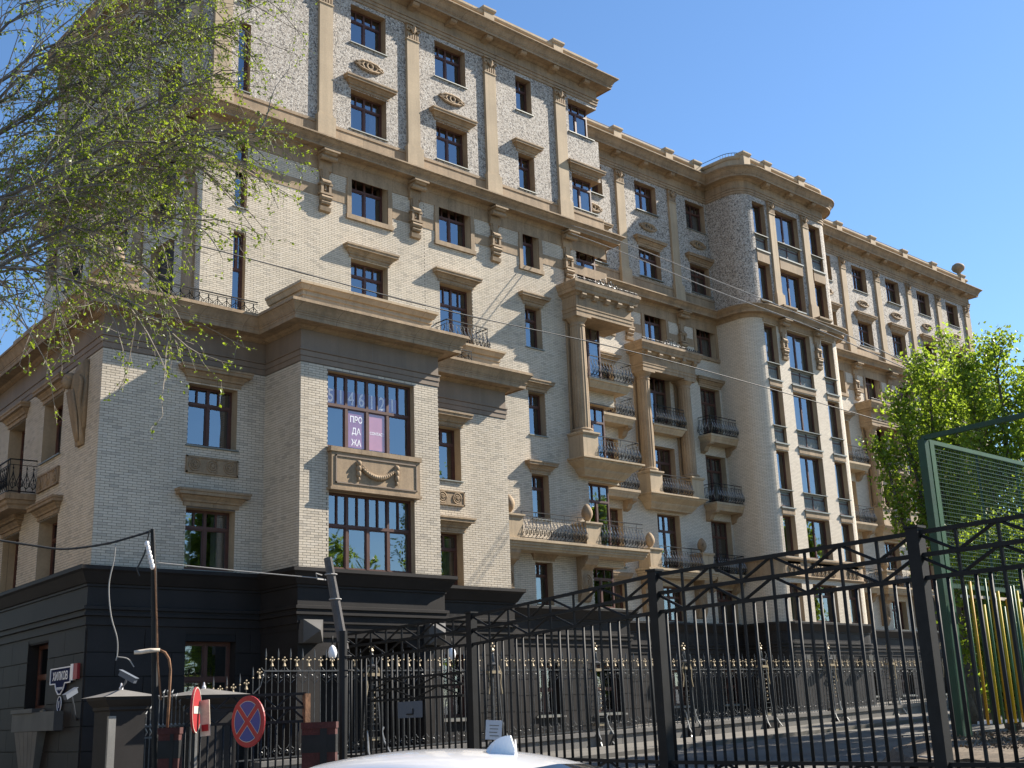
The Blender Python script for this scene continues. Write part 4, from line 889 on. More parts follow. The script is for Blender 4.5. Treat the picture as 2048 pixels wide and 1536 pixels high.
sbm = sb_.mesh('scroll', 'steel')
i = 0; x = 16.15
while x < 60:
    if not near_pylon(x):
        link('fence_bar', spm if i % 2 == 0 else fbm, FN, (x, YK, 0))
        if i % 2 == 0 and x < 52: link('scroll', scm, FN, (x+.0, YK-.015, 0)); link('scroll', sbm, FN, (x, YK-.015, kz(x)+.06))
    x += .181; i += 1
# the short run that steps down to the gate pier
for k in range(8):
    x = 15.97-.181*k; dz = -.30-.42*(1-math.exp(-k*.5)); link('fence_bar', fbm if k % 2 == 0 else spm, FN, (x, YK, dz))
a = MB(); a.beam((16.1,YK,3.0), (60,YK,3.0), .05, .035); a.build('rail', 'steel', FN)
a = MB(); a.beam((14.7,YK,kz(14.7)+.06), (60,YK,kz(60)+.06), .05, .035); a.build('rail', 'steel', FN)
a = MB(); a.tube([(16.12,YK,3.0),(16.0,YK,2.62),(15.7,YK,2.35),(15.2,YK,2.2),(14.7,YK,2.15)], .02, 5); a.build('rail', 'steel', FN)
# lattice pylons with gilt tops and polished scroll brackets
py = MB()
for sx in (-1, 1):
    for sy in (-1, 1): py.tube([(sx*.17,sy*.17,.4),(sx*.17,sy*.17,1.25),(sx*.10,sy*.10,2.75),(sx*.10,sy*.10,3.1)], .022, 4)
for k in range(9):
    z = 1.3+.17*k; t = .17-.07*(z-1.25)/1.5
    for sy in (-1, 1): py.beam((-t,sy*t,z), (t,sy*t,z), .014, mi=0); py.beam((sy*t,-t,z), (sy*t,t,z), .014, mi=0)
for k in range(6): py.sphere((0, -.13, 1.75+.14*k), .028, 4, 1)
for z in (1.22, 2.88): py.box(-.16, .16, -.16, .16, z, z+.08, 1)
py.lathe(0, 0, [(.16,3.1),(.18,3.14),(.06,3.2),(.05,3.45),(.02,3.5)], 8, 0); py.lathe(0, 0, [(.05,3.5),(.07,3.55),(.03,3.62)], 6, 1)
for dx, dz in ((-.07, 3.66), (.07, 3.66), (0, 3.74)): py.sphere((dx, 0, dz), .038, 4, 1)
for sg in (-1, 1):
    py.tube([(sg*.14,-.1,3.1),(sg*.24,-.1,2.9),(sg*.20,-.1,2.6),(sg*.26,-.1,2.3)], .02, 4, 1); py.tube([(sg*.10,-.1,3.2),(sg*.2,-.1,3.35),(sg*.1,-.1,3.45)], .014, 4, 0)
    py.tube([(sg*.3,-.10,1.55),(sg*.24,-.12,1.45),(sg*.26,-.18,1.2),(sg*.33,-.3,.95),(sg*.36,-.42,.8)], [.035,.03,.032,.035,.02], 6, 2)
    py.tube([(sg*.22,-.2,.86),(sg*.3,-.36,.62),(sg*.33,-.45,.45)], [.03,.035,.02], 6, 2)
py.box(-.32, .32, -.32, .32, .2, .95, 3)
pym = py.mesh('pylon', ['steel', 'gold', 'bright', 'granite'])
for x in PY: link('pylon', pym, FN, (x, YK-.02, max(-.05, (x-22)*.012)))
# gate piers and the ornate double gate
for (x, hw, lab) in ((12.35, .42, 'smaller stone gate pier with flat hipped cap at the building corner'), (14.45, .58, 'wide dark stone gate pier with hipped cap behind the no entry sign')):
    P = thing('gate_pier', lab, 'pier', (x, YK, .3), 'stone gate piers')
    a = MB(); a.box(x-hw, x+hw, YK-hw, YK+hw, .2, 2.12); a.build('shaft', 'granite', P)
    a = MB(); a.box(x-hw-.05, x-hw+.12, YK-hw-.06, YK-hw+.02, .5, 2.0); a.build('pale_panel', 'granite_grey', P)
    a = MB(); a.ledge(x-hw, x+hw, YK+hw, YK-hw, [(0,2.1),(.05,2.14),(.05,2.2),(.12,2.26),(.2,2.36),(.2,2.42)]); a.build('moulding', 'granite', P)
    a = MB(); h2 = hw+.24; c4 = [(x-h2,YK-h2,2.42),(x+h2,YK-h2,2.42),(x+h2,YK+h2,2.42),(x-h2,YK+h2,2.42)]
    for k in range(4): a.poly([c4[k], c4[(k+1) % 4], (x, YK, 2.60)])
    a.poly(c4[::-1]); a.build('cap', 'kerbstone', P)
    a = MB(); a.lathe(x, YK, [(.05,2.56),(.05,2.63),(.03,2.66),(.015,2.74)], 8); a.build('finial', 'porcelain', P)
GT = thing('ornate_gate', 'ornate iron gate with rounded spiked top between two stone piers', 'gate', (13.4, YK, .3))
xs = [12.85+.105*k for k in range(11)]
for k, x in enumerate(xs):
    top = 1.95+.5*math.sin(math.pi*k/10)**1.2
    a = MB(); a.tube([(x,YK-.3,.35),(x,YK-.3,top)], .014, 4, 0); a.sphere((x,YK-.3,1.78), .03, 4, 1); a.tube([(x,YK-.3,top),(x-.03,YK-.33,top+.08),(x+.02,YK-.32,top+.15)], [.02,.025,.004], 4, 1); a.tube([(x,YK-.3,1.55),(x+.03,YK-.33,1.62),(x-.02,YK-.33,1.7)], .016, 4, 1)
    a.build('gate_bar', ['steel', 'bright'], GT)
for z in (1.75, 1.5, .6): a = MB(); a.beam((12.8,YK-.3,z), (13.95,YK-.3,z), .04); a.build('rail', 'steel', GT)
a = MB()
for k, (x, z) in enumerate(((13.1,1.15),(13.3,.95),(13.6,.9),(13.45,1.25))): a.sphere((x, YK-.33, z), .05, 4)
a.build('rosette', 'gold', GT)

# ---------- black steel fence with truss top
ST = thing('steel_fence', 'tall black steel fence with zigzag truss top crossing the foreground', 'fence', (14.9, 13.0, .3))
FP = [(17.5, 25.8), (17.07, 20.2), (14.93, 13.0), (14.56, 8.1), (14.28, 3.4)]
ZR = (3.8, 3.5, 3.2, .88, .58)
for k, p in enumerate(FP):
    a = MB(); w_ = .05 if k == 0 else .088; a.box(p[0]-w_, p[0]+w_, p[1]-w_, p[1]+w_, gz(p[0])-.1, 3.86); a.box(p[0]-w_-.02, p[0]+w_+.02, p[1]-w_-.02, p[1]+w_+.02, 3.86, 3.89); a.build('post', 'iron', ST)
bar = MB(); bar.tube([(0,0,.58),(0,0,3.2)], .026, 7); barm = bar.mesh('bar', 'iron', True)
for k in range(len(FP)-1):
    A, C_ = Vector(FP[k]), Vector(FP[k+1]); L = (C_-A).length; d = (C_-A)/L
    for z in ZR: a = MB(); a.beam((A.x,A.y,z), (C_.x,C_.y,z), .055); a.build('rail', 'iron', ST)
    nv = 8; sp_ = L/nv
    for j in range(nv+1):
        q = A+d*(sp_*j)
        if 0 < j < nv: a = MB(); a.tube([(q.x,q.y,.58),(q.x,q.y,3.8)], .026, 6); a.build('upright', 'iron', ST)
        if j < nv:
            q2 = A+d*(sp_*(j+1))
            for z0, z1 in ((3.5, 3.8), (3.2, 3.5), (.58, .88)):
                a = MB(); up_ = (j % 2 == 0); a.tube([(q.x,q.y,z1 if up_ else z0),(q2.x,q2.y,z0 if up_ else z1)], .024, 6); a.build('brace', 'iron', ST)
            for m_ in (1, 2): b_ = A+d*(sp_*(j+m_/3)); link('bar', barm, ST, (b_.x, b_.y, 0))
# lattice of the wicket in its far panel, with lock plate
A, C_ = Vector((17.33, 24.2)), Vector((17.1, 20.5))
for z in (2.62, 2.38, 2.14): a = MB(); a.beam((A.x-.06,A.y,z), (C_.x-.06,C_.y,z), .05); a.build('wicket_rail', 'iron', ST)
for k in range(4):
    p, q = A.lerp(C_, k/4), A.lerp(C_, (k+1)/4)
    for z0, z1 in ((2.62, 2.38), (2.38, 2.14)): a = MB(); s_ = k % 2; a.tube([(p.x-.06,p.y,z0 if s_ else z1), (q.x-.06,q.y,z1 if s_ else z0)], .022, 5); a.build('wicket_brace', 'iron', ST)
a = MB(); p, q = A.lerp(C_, .33), A.lerp(C_, .60); a.poly([(p.x-.12,p.y,1.72),(q.x-.12,q.y,1.72),(q.x-.12,q.y,2.08),(p.x-.12,p.y,2.08)]); a.poly([(p.x-.115,p.y,2.08),(q.x-.115,q.y,2.08),(q.x-.115,q.y,1.72),(p.x-.115,p.y,1.72)]); a.build('lock_plate', 'camgrey', ST)
a = MB(); m_ = A.lerp(C_, .47); a.tube([(m_.x-.14,m_.y+.12,1.80),(m_.x-.14,m_.y-.12,1.80),(m_.x-.16,m_.y-.14,1.92)], .015, 5); a.build('handle', 'iron', ST)
# typed notice tied to it
n0, n1 = at(972, 1440, 20.6), at(1002, 1476, 20.6)
NT = MB(); NT.box(0, .27, 0, .006, -.31, 0)
no = NT.build('paper_notice', 'paper', None); no.location = n0; no.rotation_euler = (R(4), R(4), R(-38)); tag(no, 'white typed paper notice tied to the black steel fence bars', 'notice')
a = MB()
for k in range(4): a.box(.06+.01*(k % 2), .22-.012*(k % 3), -.004, -.002, -.09-.055*k, -.075-.055*k)
tl_ = a.build('text_line', 'granite_grey', None); tl_.parent = no

# ---------- low gate left of the pole, red pillars, signs
LG = thing('steel_gate', 'low black gate with truss panel left of the wooden pole', 'gate', tuple(at(490, 1520, 17))[:2] + (.2,))
G0, G1 = at(612, 1391, 17), at(372, 1391, 17); G0 = Vector((G0.x, G0.y)); G1 = Vector((G1.x, G1.y))
for z in (2.06, 1.88, 1.70, .45): a = MB(); a.beam((*G0, z), (*G1, z), .035); a.build('rail', 'iron', LG)
for k in range(8):
    p, q = G0.lerp(G1, k/8), G0.lerp(G1, (k+1)/8); s_ = k % 2
    for z0, z1 in ((2.06, 1.88), (1.88, 1.70)): a = MB(); a.tube([(*p, z0 if s_ else z1), (*q, z1 if s_ else z0)], .015, 5); a.build('brace', 'iron', LG)
bar2 = MB(); bar2.tube([(0,0,.3),(0,0,1.7)], .015, 5); b2m = bar2.mesh('bar', 'iron', True)
for k in range(17): p = G0.lerp(G1, k/16); link('bar', b2m, LG, (p.x, p.y, 0))
a = MB(); p = at(613, 1389, 17); a.box(p.x-.04, p.x+.04, p.y-.04, p.y+.04, 0, 2.06); a.build('hinge_post', 'rust', LG)
def pillar(px, D, hw, lab):
    p = at(px, 1451, D); T_ = (p.x, p.y, R(-38)); P = thing('brick_pillar', lab, 'pillar', (p.x, p.y, gz(p.x)), 'red gate pillars')
    a = MB(); a.box(-hw, hw, -hw, hw, -.1, 1.66); a.box(-hw-.012, hw+.012, -hw-.012, hw+.012, 1.60, 1.68); a.build('shaft', 'brownred', P, T=T_)
    for z0, z1 in ((1.30, 1.52), (.55, .75)): a = MB(); a.box(-hw-.006, hw+.006, -hw-.006, hw+.006, z0, z1); a.build('band', 'iron', P, T=T_)
    a = MB(); a.box(.02, hw*.5, -hw-.01, -hw, .0, 1.6); a.build('strap', 'iron', P, T=T_)
    m_ = MB()
    for k in range(3): m_.box(-.10+.06*k, -.085+.06*k, -hw-.008, -hw, 1.03, 1.10+.02*(k == 1))
    m_.build('stencil_mark', 'signwhite', P, T=T_)
pillar(640, 16.6, .215, 'dark red pillar with black bands beside the wooden pole'); pillar(342, 16.8, .13, 'narrow dark red pillar under the rusty curved pipe')
def disc(px, py, D, r, rz, label, kind, rx=0):
    c = at(px, py, D); S = thing('road_sign', label, 'road sign', tuple(c)); n = 36
    def ring(r0, r1, y, mat, nm, a0=0, a1=360):
        a = MB(); k_ = max(4, int(n*(a1-a0)/360))
        for i in range(k_):
            t0, t1 = R(a0+(a1-a0)*i/k_), R(a0+(a1-a0)*(i+1)/k_)
            a.poly([(r0*math.cos(t0),y,r0*math.sin(t0)),(r1*math.cos(t0),y,r1*math.sin(t0)),(r1*math.cos(t1),y,r1*math.sin(t1)),(r0*math.cos(t1),y,r0*math.sin(t1))] if r0 > 0 else [(0,y,0),(r1*math.cos(t0),y,r1*math.sin(t0)),(r1*math.cos(t1),y,r1*math.sin(t1))])
        o = a.build(nm, mat, None); o.parent = S; o.rotation_euler = (rx, 0, rz); return o
    b = MB(); b.lathe(0, 0, [(r*.97,-.012),(r,-.006),(r,.012),(r*.97,.016)], 36)
    m_ = b.mesh('plate', 'signred' if kind != 'back' else 'camgrey'); m_.transform(Matrix.Rotation(R(90), 4, 'X')); o = link('plate', m_, None); o.parent = S; o.rotation_euler = (rx, 0, rz)
    if kind == 'nostop':
        for k in range(4):
            a = MB(); th = R(90*k)
            def seg(rr, gap, y, nm, mt):
                pts = []; h_ = gap/2**.5*2**.5; 
                an0 = -45+math.degrees(math.asin(gap/rr)); an1 = 45-math.degrees(math.asin(gap/rr))
                pts.append((gap*2**.5, 0)); pts += [(rr*math.cos(R(an0+(an1-an0)*i/10)), rr*math.sin(R(an0+(an1-an0)*i/10))) for i in range(11)]
                q = MB(); q.poly([(x*math.cos(th)-z*math.sin(th), y, x*math.sin(th)+z*math.cos(th)) for x, z in pts]); o = q.build(nm, mt, None); o.parent = S; o.rotation_euler = (rx, 0, rz)
            seg(r*.80, r*.10, -.020, 'white_edge', 'signwhite'); seg(r*.775, r*.122, -.022, 'blue_field', 'signblue')
    else:
        a = MB(); a.box(-r*.72, r*.72, -.022, -.018, -r*.16, r*.16); o = a.build('white_bar', 'signwhite', None); o.parent = S; o.rotation_euler = (rx, 0, rz)
        ring(r*.95, r*.995, -.020, 'signwhite', 'white_edge')
    p_ = MB(); p_.tube([(0,.03,-c.z+gz(c.x)),(0,.03,r*.7)], .02, 6); p_.build('sign_post', 'iron', None).parent = S
    return S
disc(497, 1443, 16.0, .315, R(-80), 'round red and blue no stopping sign with white edged cross', 'nostop')
disc(391, 1420, 16.0, .28, R(51), 'round red no entry sign seen nearly edge on', 'noentry')
p = at(410, 1436, 16.1); a = MB(); a.box(-.07, .07, -.005, .005, -.22, .22); o = a.build('warning_plate', 'paleenamel', None); o.location = p; o.rotation_euler = (0, R(-4), R(-60)); tag(o, 'small yellowish plate hanging behind the no entry sign', 'plate')
a = MB(); a.box(-.05, .05, -.008, -.006, -.16, -.08); q = a.build('print', 'signred', None); q.parent = o
# ---------- poles
WP = thing('utility_pole', 'leaning grey wooden utility pole with iron pipe foot', 'pole', tuple(at(690, 1520, 17.3))[:2] + (.2,))
t_, b_ = at(656, 1116, 17.5), at(688, 1300, 17.35); g_ = at(694, 1530, 17.3); g_.z = .1
a = MB(); a.tube([t_, t_.lerp(b_, .5), b_], [.062, .07, .075], 9); a.build('shaft', 'oldwood', WP)
a = MB(); q = at(686, 1262, 17.3); a.tube([q, (q.x, q.y, .1)], .06, 10); a.build('foot_pipe', 'iron', WP)
for py_ in (1285, 1312, 1340, 1150, 1200): q = t_.lerp(b_, (py_-1116)/184); a = MB(); a.tube([q+Vector((.085*math.cos(t*.7), .085*math.sin(t*.7), 0)) for t in range(10)], .010, 4); a.build('wire_tie', 'palecable' if py_ < 1250 else 'iron', WP)
a = MB(); q = at(652, 1160, 17.4); a.tube([q+Vector((-.10,-.05,.06)), q+Vector((-.2,-.05,.08)), q+Vector((-.18,-.05,0)), q], .012, 4); a.build('hook', 'palecable', WP)
BP = thing('cable_pole', 'thin black pole with white insulators and cables before the corner', 'pole', tuple(at(320, 1520, 17))[:2] + (.15,))
t2, g2 = at(305, 1058, 17), at(320, 1520, 17)
a = MB(); a.tube([t2, t2.lerp(g2, .2), (g2.x, g2.y, .1)], [.028, .04, .05], 8); a.build('shaft', 'iron', BP)
for k in range(6): q = at(294+2.2*k, 1088+9*k, 16.95); a = MB(); a.sphere(q, .035, 5, 0, 1.3); a.build('insulator', 'porcelain', BP)
a = MB(); a.tube([at(296,1085,16.95), at(288,1110,16.95), at(274,1138,16.95), at(279,1152,16.95)], .012, 5); a.tube([at(300,1060,16.95), at(296,1075,16.95), at(294,1090,16.95)], .01, 5); a.build('loose_lead', 'cable', BP)
a = MB(); a.tube([at(310,1132,16.95), at(314,1250,16.95), at(316,1330,16.95), at(322,1400,16.95)], .014, 5); a.build('conduit', 'rust', BP)
RL = thing('lamp_post', 'rusty bent pipe of an old lamp post above the narrow red pillar', 'lamp post', tuple(at(334, 1520, 16.8))[:2] + (.15,))
a = MB(); a.tube([at(318,1300,16.8), at(330,1305,16.8), at(338,1318,16.8), at(341,1340,16.8), at(338,1400,16.8), at(334,1460,16.8)], .018, 7); q = at(334,1460,16.8); a.tube([q, (q.x, q.y, .1)], .02, 7); a.build('pipe', 'rust', RL, smooth=True)
a = MB(); a.tube([at(268,1305,16.8), at(280,1304,16.8), at(300,1301,16.8), at(320,1300,16.8)], [.024,.029,.029,.022], 8); a.build('lamp_arm', 'paleenamel', RL, smooth=True)
# ---------- cables
def cable(pts, r, mat, label, n=28):
    P = [Vector(p) for p in pts]; out = []
    for i in range(len(P)-1):
        p0, p1, p2, p3 = P[max(i-1, 0)], P[i], P[i+1], P[min(i+2, len(P)-1)]
        for k in range(n//(len(P)-1)+1):
            t = k/(n//(len(P)-1)+1); out.append(.5*((2*p1)+(p2-p0)*t+(2*p0-5*p1+4*p2-p3)*t*t+(3*p1-p0-3*p2+p3)*t**3))
    out.append(P[-1]); a = MB(); a.tube(out, r, 5); return tag(a.build('cable', mat, None, smooth=True), label, 'cable')
cable([at(-120,1062,17), at(60,1090,17), at(130,1098,17), at(210,1088,17), at(260,1075,17), at(304,1062,17)], .016, 'cable', 'sagging black cable from the left edge to the black pole')
cable([at(312,1125,17), at(480,1142,17.2), at(645,1157,17.4)], .008, 'palecable', 'thin pale wire from the black pole to the wooden pole')
cable([at(231,1088,17), at(228,1120,17), at(218,1170,17), at(222,1230,17), at(234,1275,17), at(235,1305,17), at(232,1321,17)], .009, 'palecable', 'white cable end hanging down before the dark corner')
cable([at(236,1314,17), at(256,1318,17), at(268,1334,17)], .008, 'palecable', 'short curled wire beside the hanging white cable end')
cable([at(-300,330,20), at(380,487,24), at(883,619,28), at(1300,712,33), at(1750,838,40), at(2300,1000,48)], .016, 'cable', 'long dark cable slanting across the front over the tall corner')
cable([at(930,398,52), at(1180,462,50), at(1420,556,49), at(1680,664,48), at(2200,905,46)], .02, 'palecable', 'upper of two pale cables slanting across to the round tower')
cable([at(930,400,52), at(1180,480,50), at(1420,577,49), at(1680,678,48), at(2200,915,46)], .02, 'palecable', 'lower of two pale cables slanting across to the round tower')
# ---------- street name plate, house number, cameras on the corner
def Lw(u, y, z): c, s = math.cos(TL[2]), math.sin(TL[2]); return Vector((TL[0]+u*c-y*s, TL[1]+u*s+y*c, z))
SN = thing('street_sign', 'dark blue street name plate lettered ХИЛКОВ on the granite corner', 'street sign', tuple(Lw(-1.55, -.1, 3.1)))
a = MB(); pts = [(-2.42,2.96),(-2.0,2.96),(-1.9,2.8),(-1.7,2.68),(-1.5,2.68),(-1.3,2.8),(-1.2,2.96),(-.78,2.96),(-.78,3.36),(-2.42,3.36)]
cu_, cz_ = -1.6, 3.05
a.poly([(u,-.09,z) for u, z in pts]); 
for i in range(len(pts)): j = (i+1) % len(pts); a.poly([(pts[i][0],-.09,pts[i][1]),(pts[i][0],-.03,pts[i][1]),(pts[j][0],-.03,pts[j][1]),(pts[j][0],-.09,pts[j][1])])
a.build('plate', 'navy', SN, T=TL)
a = MB()
for i in range(len(pts)): j = (i+1) % len(pts); p, q = pts[i], pts[j]; a.beam((p[0],-.10,p[1]), (q[0],-.10,q[1]), .02, .03)
a.build('white_border', 'letter', SN, T=TL)
o = text('ХИЛКОВ', .30, (0,0,0), TL[2], 'letter', None, local=False, ext=.003, sx=.98); o.location = Lw(-1.6, -.103, 3.05); o.parent = SN; o.matrix_parent_inverse = Matrix.Translation(-Vector(SN['base']))
o = text('переулок', .11, (0,0,0), TL[2], 'letter', None, local=False, ext=.003); o.location = Lw(-1.6, -.103, 2.80); o.parent = SN; o.matrix_parent_inverse = Matrix.Translation(-Vector(SN['base']))
a = MB(); a.box(-.76, -.55, -.12, -.02, 3.0, 3.42); a.build('white_end', 'letter', SN, T=TL); a = MB(); a.box(-.55, -.25, -.11, -.02, 3.02, 3.42); a.build('red_end', 'signred', SN, T=TL)
HN = thing('house_number_sign', 'small round dark blue house number plate 1 below the street name', 'sign', tuple(Lw(-1.6, -.1, 2.42)))
a = MB(); a.poly([(-1.6+.17*math.cos(t*.3142),-.08,2.42+.2*math.sin(t*.3142)) for t in range(20)]); a.build('plate', 'navy', HN, T=TL)
a = MB(); a.tube([(-1.6+.17*math.cos(t*.3142),-.085,2.42+.2*math.sin(t*.3142)) for t in range(21)], .012, 4); a.build('white_border', 'letter', HN, T=TL)
o = text('1', .26, (0,0,0), TL[2], 'letter', None, local=False, ext=.003); o.location = Lw(-1.6, -.093, 2.33); o.parent = HN; o.matrix_parent_inverse = Matrix.Translation(-Vector(HN['base']))
def cctv(px, py, px2, py2, D, label, foot):
    c0, c1 = at(px, py, D), at(px2, py2, D-.25); S = thing('security_camera', label, 'camera', tuple(foot))
    a = MB(); a.beam(c0, c1, .10, .11); a.build('housing', 'camgrey', S); a = MB(); a.beam(c0+Vector((0,0,.07)), c1+Vector((0,0,.07))+(c1-c0)*.1, .13, .015); a.build('sun_shield', 'camgrey', S)
    m_ = c0.lerp(c1, .45); a = MB(); a.tube([m_, m_.lerp(foot, .4)+Vector((.02,0,-.02)), foot], .025, 6); a.build('bracket', 'camgrey', S)
cctv(241, 1346, 271, 1362, 29.0, 'grey security camera tilted down on top of the smaller gate pier', Vector((12.35, YK, 2.62)))
cctv(152, 1381, 130, 1395, 31.0, 'grey security camera on a wall arm below the street name plate', Lw(-.3, -.05, 2.0))
# ---------- sports court behind the steel fence
gc = at(1923, 1471, 26.5); CX, CY = gc.x, gc.y; ZC, ZTp = .95, 7.05
CF = thing('court_fence', 'high green mesh fence of a sports court with yellow and green pickets', 'fence', (CX, CY, ZC))
for dx in (0, .22):
    a = MB(); a.box(CX+dx-.085, CX+dx+.085, CY-.085, CY+.085, .6, ZTp if dx == 0 else ZTp-.02); a.build('post', 'darkgreen' if dx == 0 else 'green', CF)
a = MB(); a.beam((CX+.1,CY,ZTp-.03), (CX+16,CY,ZTp-.03), .09); a.build('top_rail', 'green', CF)
a = MB(); a.beam((CX,CY,ZTp+.02), (CX-.6,CY-9,ZTp+.02), .10); a.build('top_rail', 'darkgreen', CF)
a = MB(); a.beam((CX+.1,CY,3.95), (CX+16,CY,3.95), .08); a.build('middle_rail', 'darkgreen', CF)
for k in range(1, 9): a = MB(); a.tube([(CX+.4+1.9*k,CY,.6), (CX+.4+1.9*k,CY,ZTp)], .03, 5); a.build('upright', 'darkgreen' if k % 2 else 'green', CF)
a = MB()
for k in range(34): z = 4.0+.09*k; a.beam((CX+.3,CY-.03,z), (CX+16,CY-.03,z), .012)
for k in range(140): x = CX+.35+.11*k; a.beam((x,CY-.02,4.0), (x,CY-.02,ZTp), .007)
tag(a.build('mesh_wires', 'darkgreen', CF), None, None, kind='stuff')
for z in (1.20, 3.72): a = MB(); a.beam((CX+.3,CY-.25,z), (CX+14,CY-.25,z), .07, .06); a.build('picket_rail', 'porcelain' if z < 2 else 'paleenamel', CF)
random.seed(5); x = CX+.36; k = 0
cyc = ['green', 'orange', 'darkgreen', 'yellow', 'green', 'orange', 'darkgreen', 'yellow', 'green', 'orange', 'darkgreen', 'green', 'yellow', 'darkgreen']
while x < CX+9:
    zt = 3.55+random.random()*.6; a = MB(); a.tube([(x,CY-.30,1.15),(x+.03,CY-.30,zt)], .032 if cyc[k % 14] in ('yellow', 'orange') else .027, 7); a.build('picket', cyc[k % 14], CF, smooth=True); x += .13+random.random()*.12; k += 1
# rough retaining wall and soil of the court
random.seed(3)
def sub(P, st):
    o = []
    for i in range(len(P)-1):
        n = max(1, round(math.dist(P[i], P[i+1])/st)); o += [(P[i][0]+(P[i+1][0]-P[i][0])*k/n, P[i][1]+(P[i+1][1]-P[i][1])*k/n) for k in range(n)]
    return o+[P[-1]]
near = sub([(15.6, 2.0), (15.75, 5.0), (16.0, 7.2), (17.0, 9.9)], .35); far = sub([(17.0, 9.9), (20.2, 12.2), (23.2, 13.6), (30, 13.9), (62, 14.2)], .8)
a = MB(); nr = [(x+random.uniform(-.05, .05), y, .86+random.uniform(-.05, .05)) for x, y in near]
for i in range(len(nr)-1):
    A_, B_ = nr[i], nr[i+1]
    a.poly([(B_[0],B_[1],0),(A_[0],A_[1],0),(A_[0]+.03,A_[1],A_[2]-.07),(B_[0]+.03,B_[1],B_[2]-.07)]); a.poly([(B_[0]+.03,B_[1],B_[2]-.07),(A_[0]+.03,A_[1],A_[2]-.07),(A_[0]+.12,A_[1],A_[2]),(B_[0]+.12,B_[1],B_[2])]); a.poly([(B_[0]+.12,B_[1],B_[2]),(A_[0]+.12,A_[1],A_[2]),(A_[0]+.75,A_[1]-.2,A_[2]-.01),(B_[0]+.75,B_[1]-.2,B_[2]-.01)])
q = nr[-1]; a.poly([(q[0],q[1],0),(q[0]+.9,q[1]+.6,0),(q[0]+.9,q[1]+.6,q[2]-.1),(q[0]+.12,q[1],q[2])]); a.poly([(q[0]+.12,q[1],q[2]),(q[0]+.9,q[1]+.6,q[2]-.1),(q[0]+.75,q[1]-.2,q[2])])
tag(a.build('concrete_wall', 'concrete', None), 'rough broken concrete retaining wall at the lower right corner', 'wall')
a = MB(); bd = near+far[1:]; C0 = (34, 2.0); RN = 10; rg = []
for x, y in bd:
    row = []
    for k in range(RN+1):
        t = (k/RN)**1.6; px_, py_ = x+(C0[0]-x)*t, y+(C0[1]-y)*t; row.append((px_, py_, (.80 if k == 0 else .88)+random.uniform(0, .07)+max(0, gz(px_)-.55)))
    rg.append(row)
for i in range(len(rg)-1):
    for k in range(RN): a.poly([rg[i][k], rg[i][k+1], rg[i+1][k+1], rg[i+1][k]])
    p, q = rg[i][0], rg[i+1][0]; a.poly([p, q, (q[0]-.25, q[1]+.5, gz(q[0])-.05), (p[0]-.25, p[1]+.5, gz(p[0])-.05)] if i >= len(near)-1 else [p, q, (q[0], q[1], 0), (p[0], p[1], 0)])
struct(a.build('soil_bank', 'soil', None, smooth=True))

# ---------- white car
M['carpaint'] = stuffmat('white_car_paint', (0.72, 0.72, 0.74), 0.22, var=0.02, grain=0.0, bump=0, spec=0.6)
M['carpaint'].node_tree.nodes['Principled BSDF'].inputs['Coat Weight'].default_value = 0.8
M['carglass'] = stuffmat('dark_car_glass', (0.012, 0.013, 0.015), 0.05, var=0.0, grain=0, bump=0, spec=0.8)
M['tyre'] = stuffmat('tyre_rubber', (0.02, 0.02, 0.02), 0.85, bump=0.2); M['rim'] = stuffmat('alloy', (0.5, 0.5, 0.52), 0.3, metal=0.9, bump=0); M['lampred'] = stuffmat('tail_lamp', (0.35, 0.02, 0.02), 0.2, bump=0)
cp = at(716, 1500, 8.2); HEAD = R(-12)   # heading, clockwise from +y
CAR = thing('car', 'white car whose roof and shark fin antenna rise into the bottom edge', 'car', (cp.x, cp.y, gz(cp.x)))
CAR.scale = (1.04, 1.04, 1.035)
def carobj(mb, name, mat, smooth=True, parent=None):
    o = mb.build(name, mat, None, smooth); o.parent = parent or CAR
    if parent is None: o.rotation_euler = (0, 0, R(90)-HEAD)
    return o
prof = [(2.2,.42,.60),(2.16,.62,.70),(2.0,.74,.78),(1.6,.84,.84),(1.1,.92,.86),(.95,.955,.86),(.6,1.14,.865),(.2,1.33,.87),(0,1.385,.87),(-.35,1.43,.87),(-.8,1.435,.87),(-1.2,1.40,.87),(-1.5,1.335,.865),(-1.72,1.22,.86),(-1.95,1.04,.85),(-2.05,.96,.84),(-2.17,.78,.80),(-2.2,.45,.68)]
rings = []
for x, zt, hw in prof:
    cab = max(0, min(1, (zt-.95)/.4)); rh = hw*(1-.31*cab)
    def P_(t):   # t: 0 centre top .. 1 belt
        return None
    r = [(0, zt), (rh*.45, zt-.012), (rh*.78, zt-.035-.01*cab), (rh*.93, zt-.07-.02*cab)]
    zb = min(.92, zt-.12); r += [(rh*.985+(hw-rh)*.12, zt-.12-.04*cab if cab > 0 else zt-.1), (hw*.985, zb if cab > .05 else zt-.16), (hw, max(.4, zb-.22)), (hw*.99, .42), (hw*.93, .24)]
    rings.append((x, r))
body, glass = MB(), {'windscreen': MB(), 'rear_window': MB(), 'side_window': MB(), 'side_window2': MB()}
for i in range(len(rings)-1):
    (xa, ra), (xb, rb) = rings[i], rings[i+1]
    for j in range(8):
        for sg in (1, -1):
            q = [(xa,sg*ra[j][0],ra[j][1]),(xa,sg*ra[j+1][0],ra[j+1][1]),(xb,sg*rb[j+1][0],rb[j+1][1]),(xb,sg*rb[j][0],rb[j][1])]
            if sg < 0: q = q[::-1]
            tgt = body
            if j == 4 and -1.55 < xb and xa < .75: tgt = glass['side_window' if sg > 0 else 'side_window2']
            if j < 3 and -2.0 < xa < .97 and (i in (5, 6, 7)): tgt = glass['windscreen']
            if j < 3 and i in (12, 13): tgt = glass['rear_window']
            tgt.poly(q)
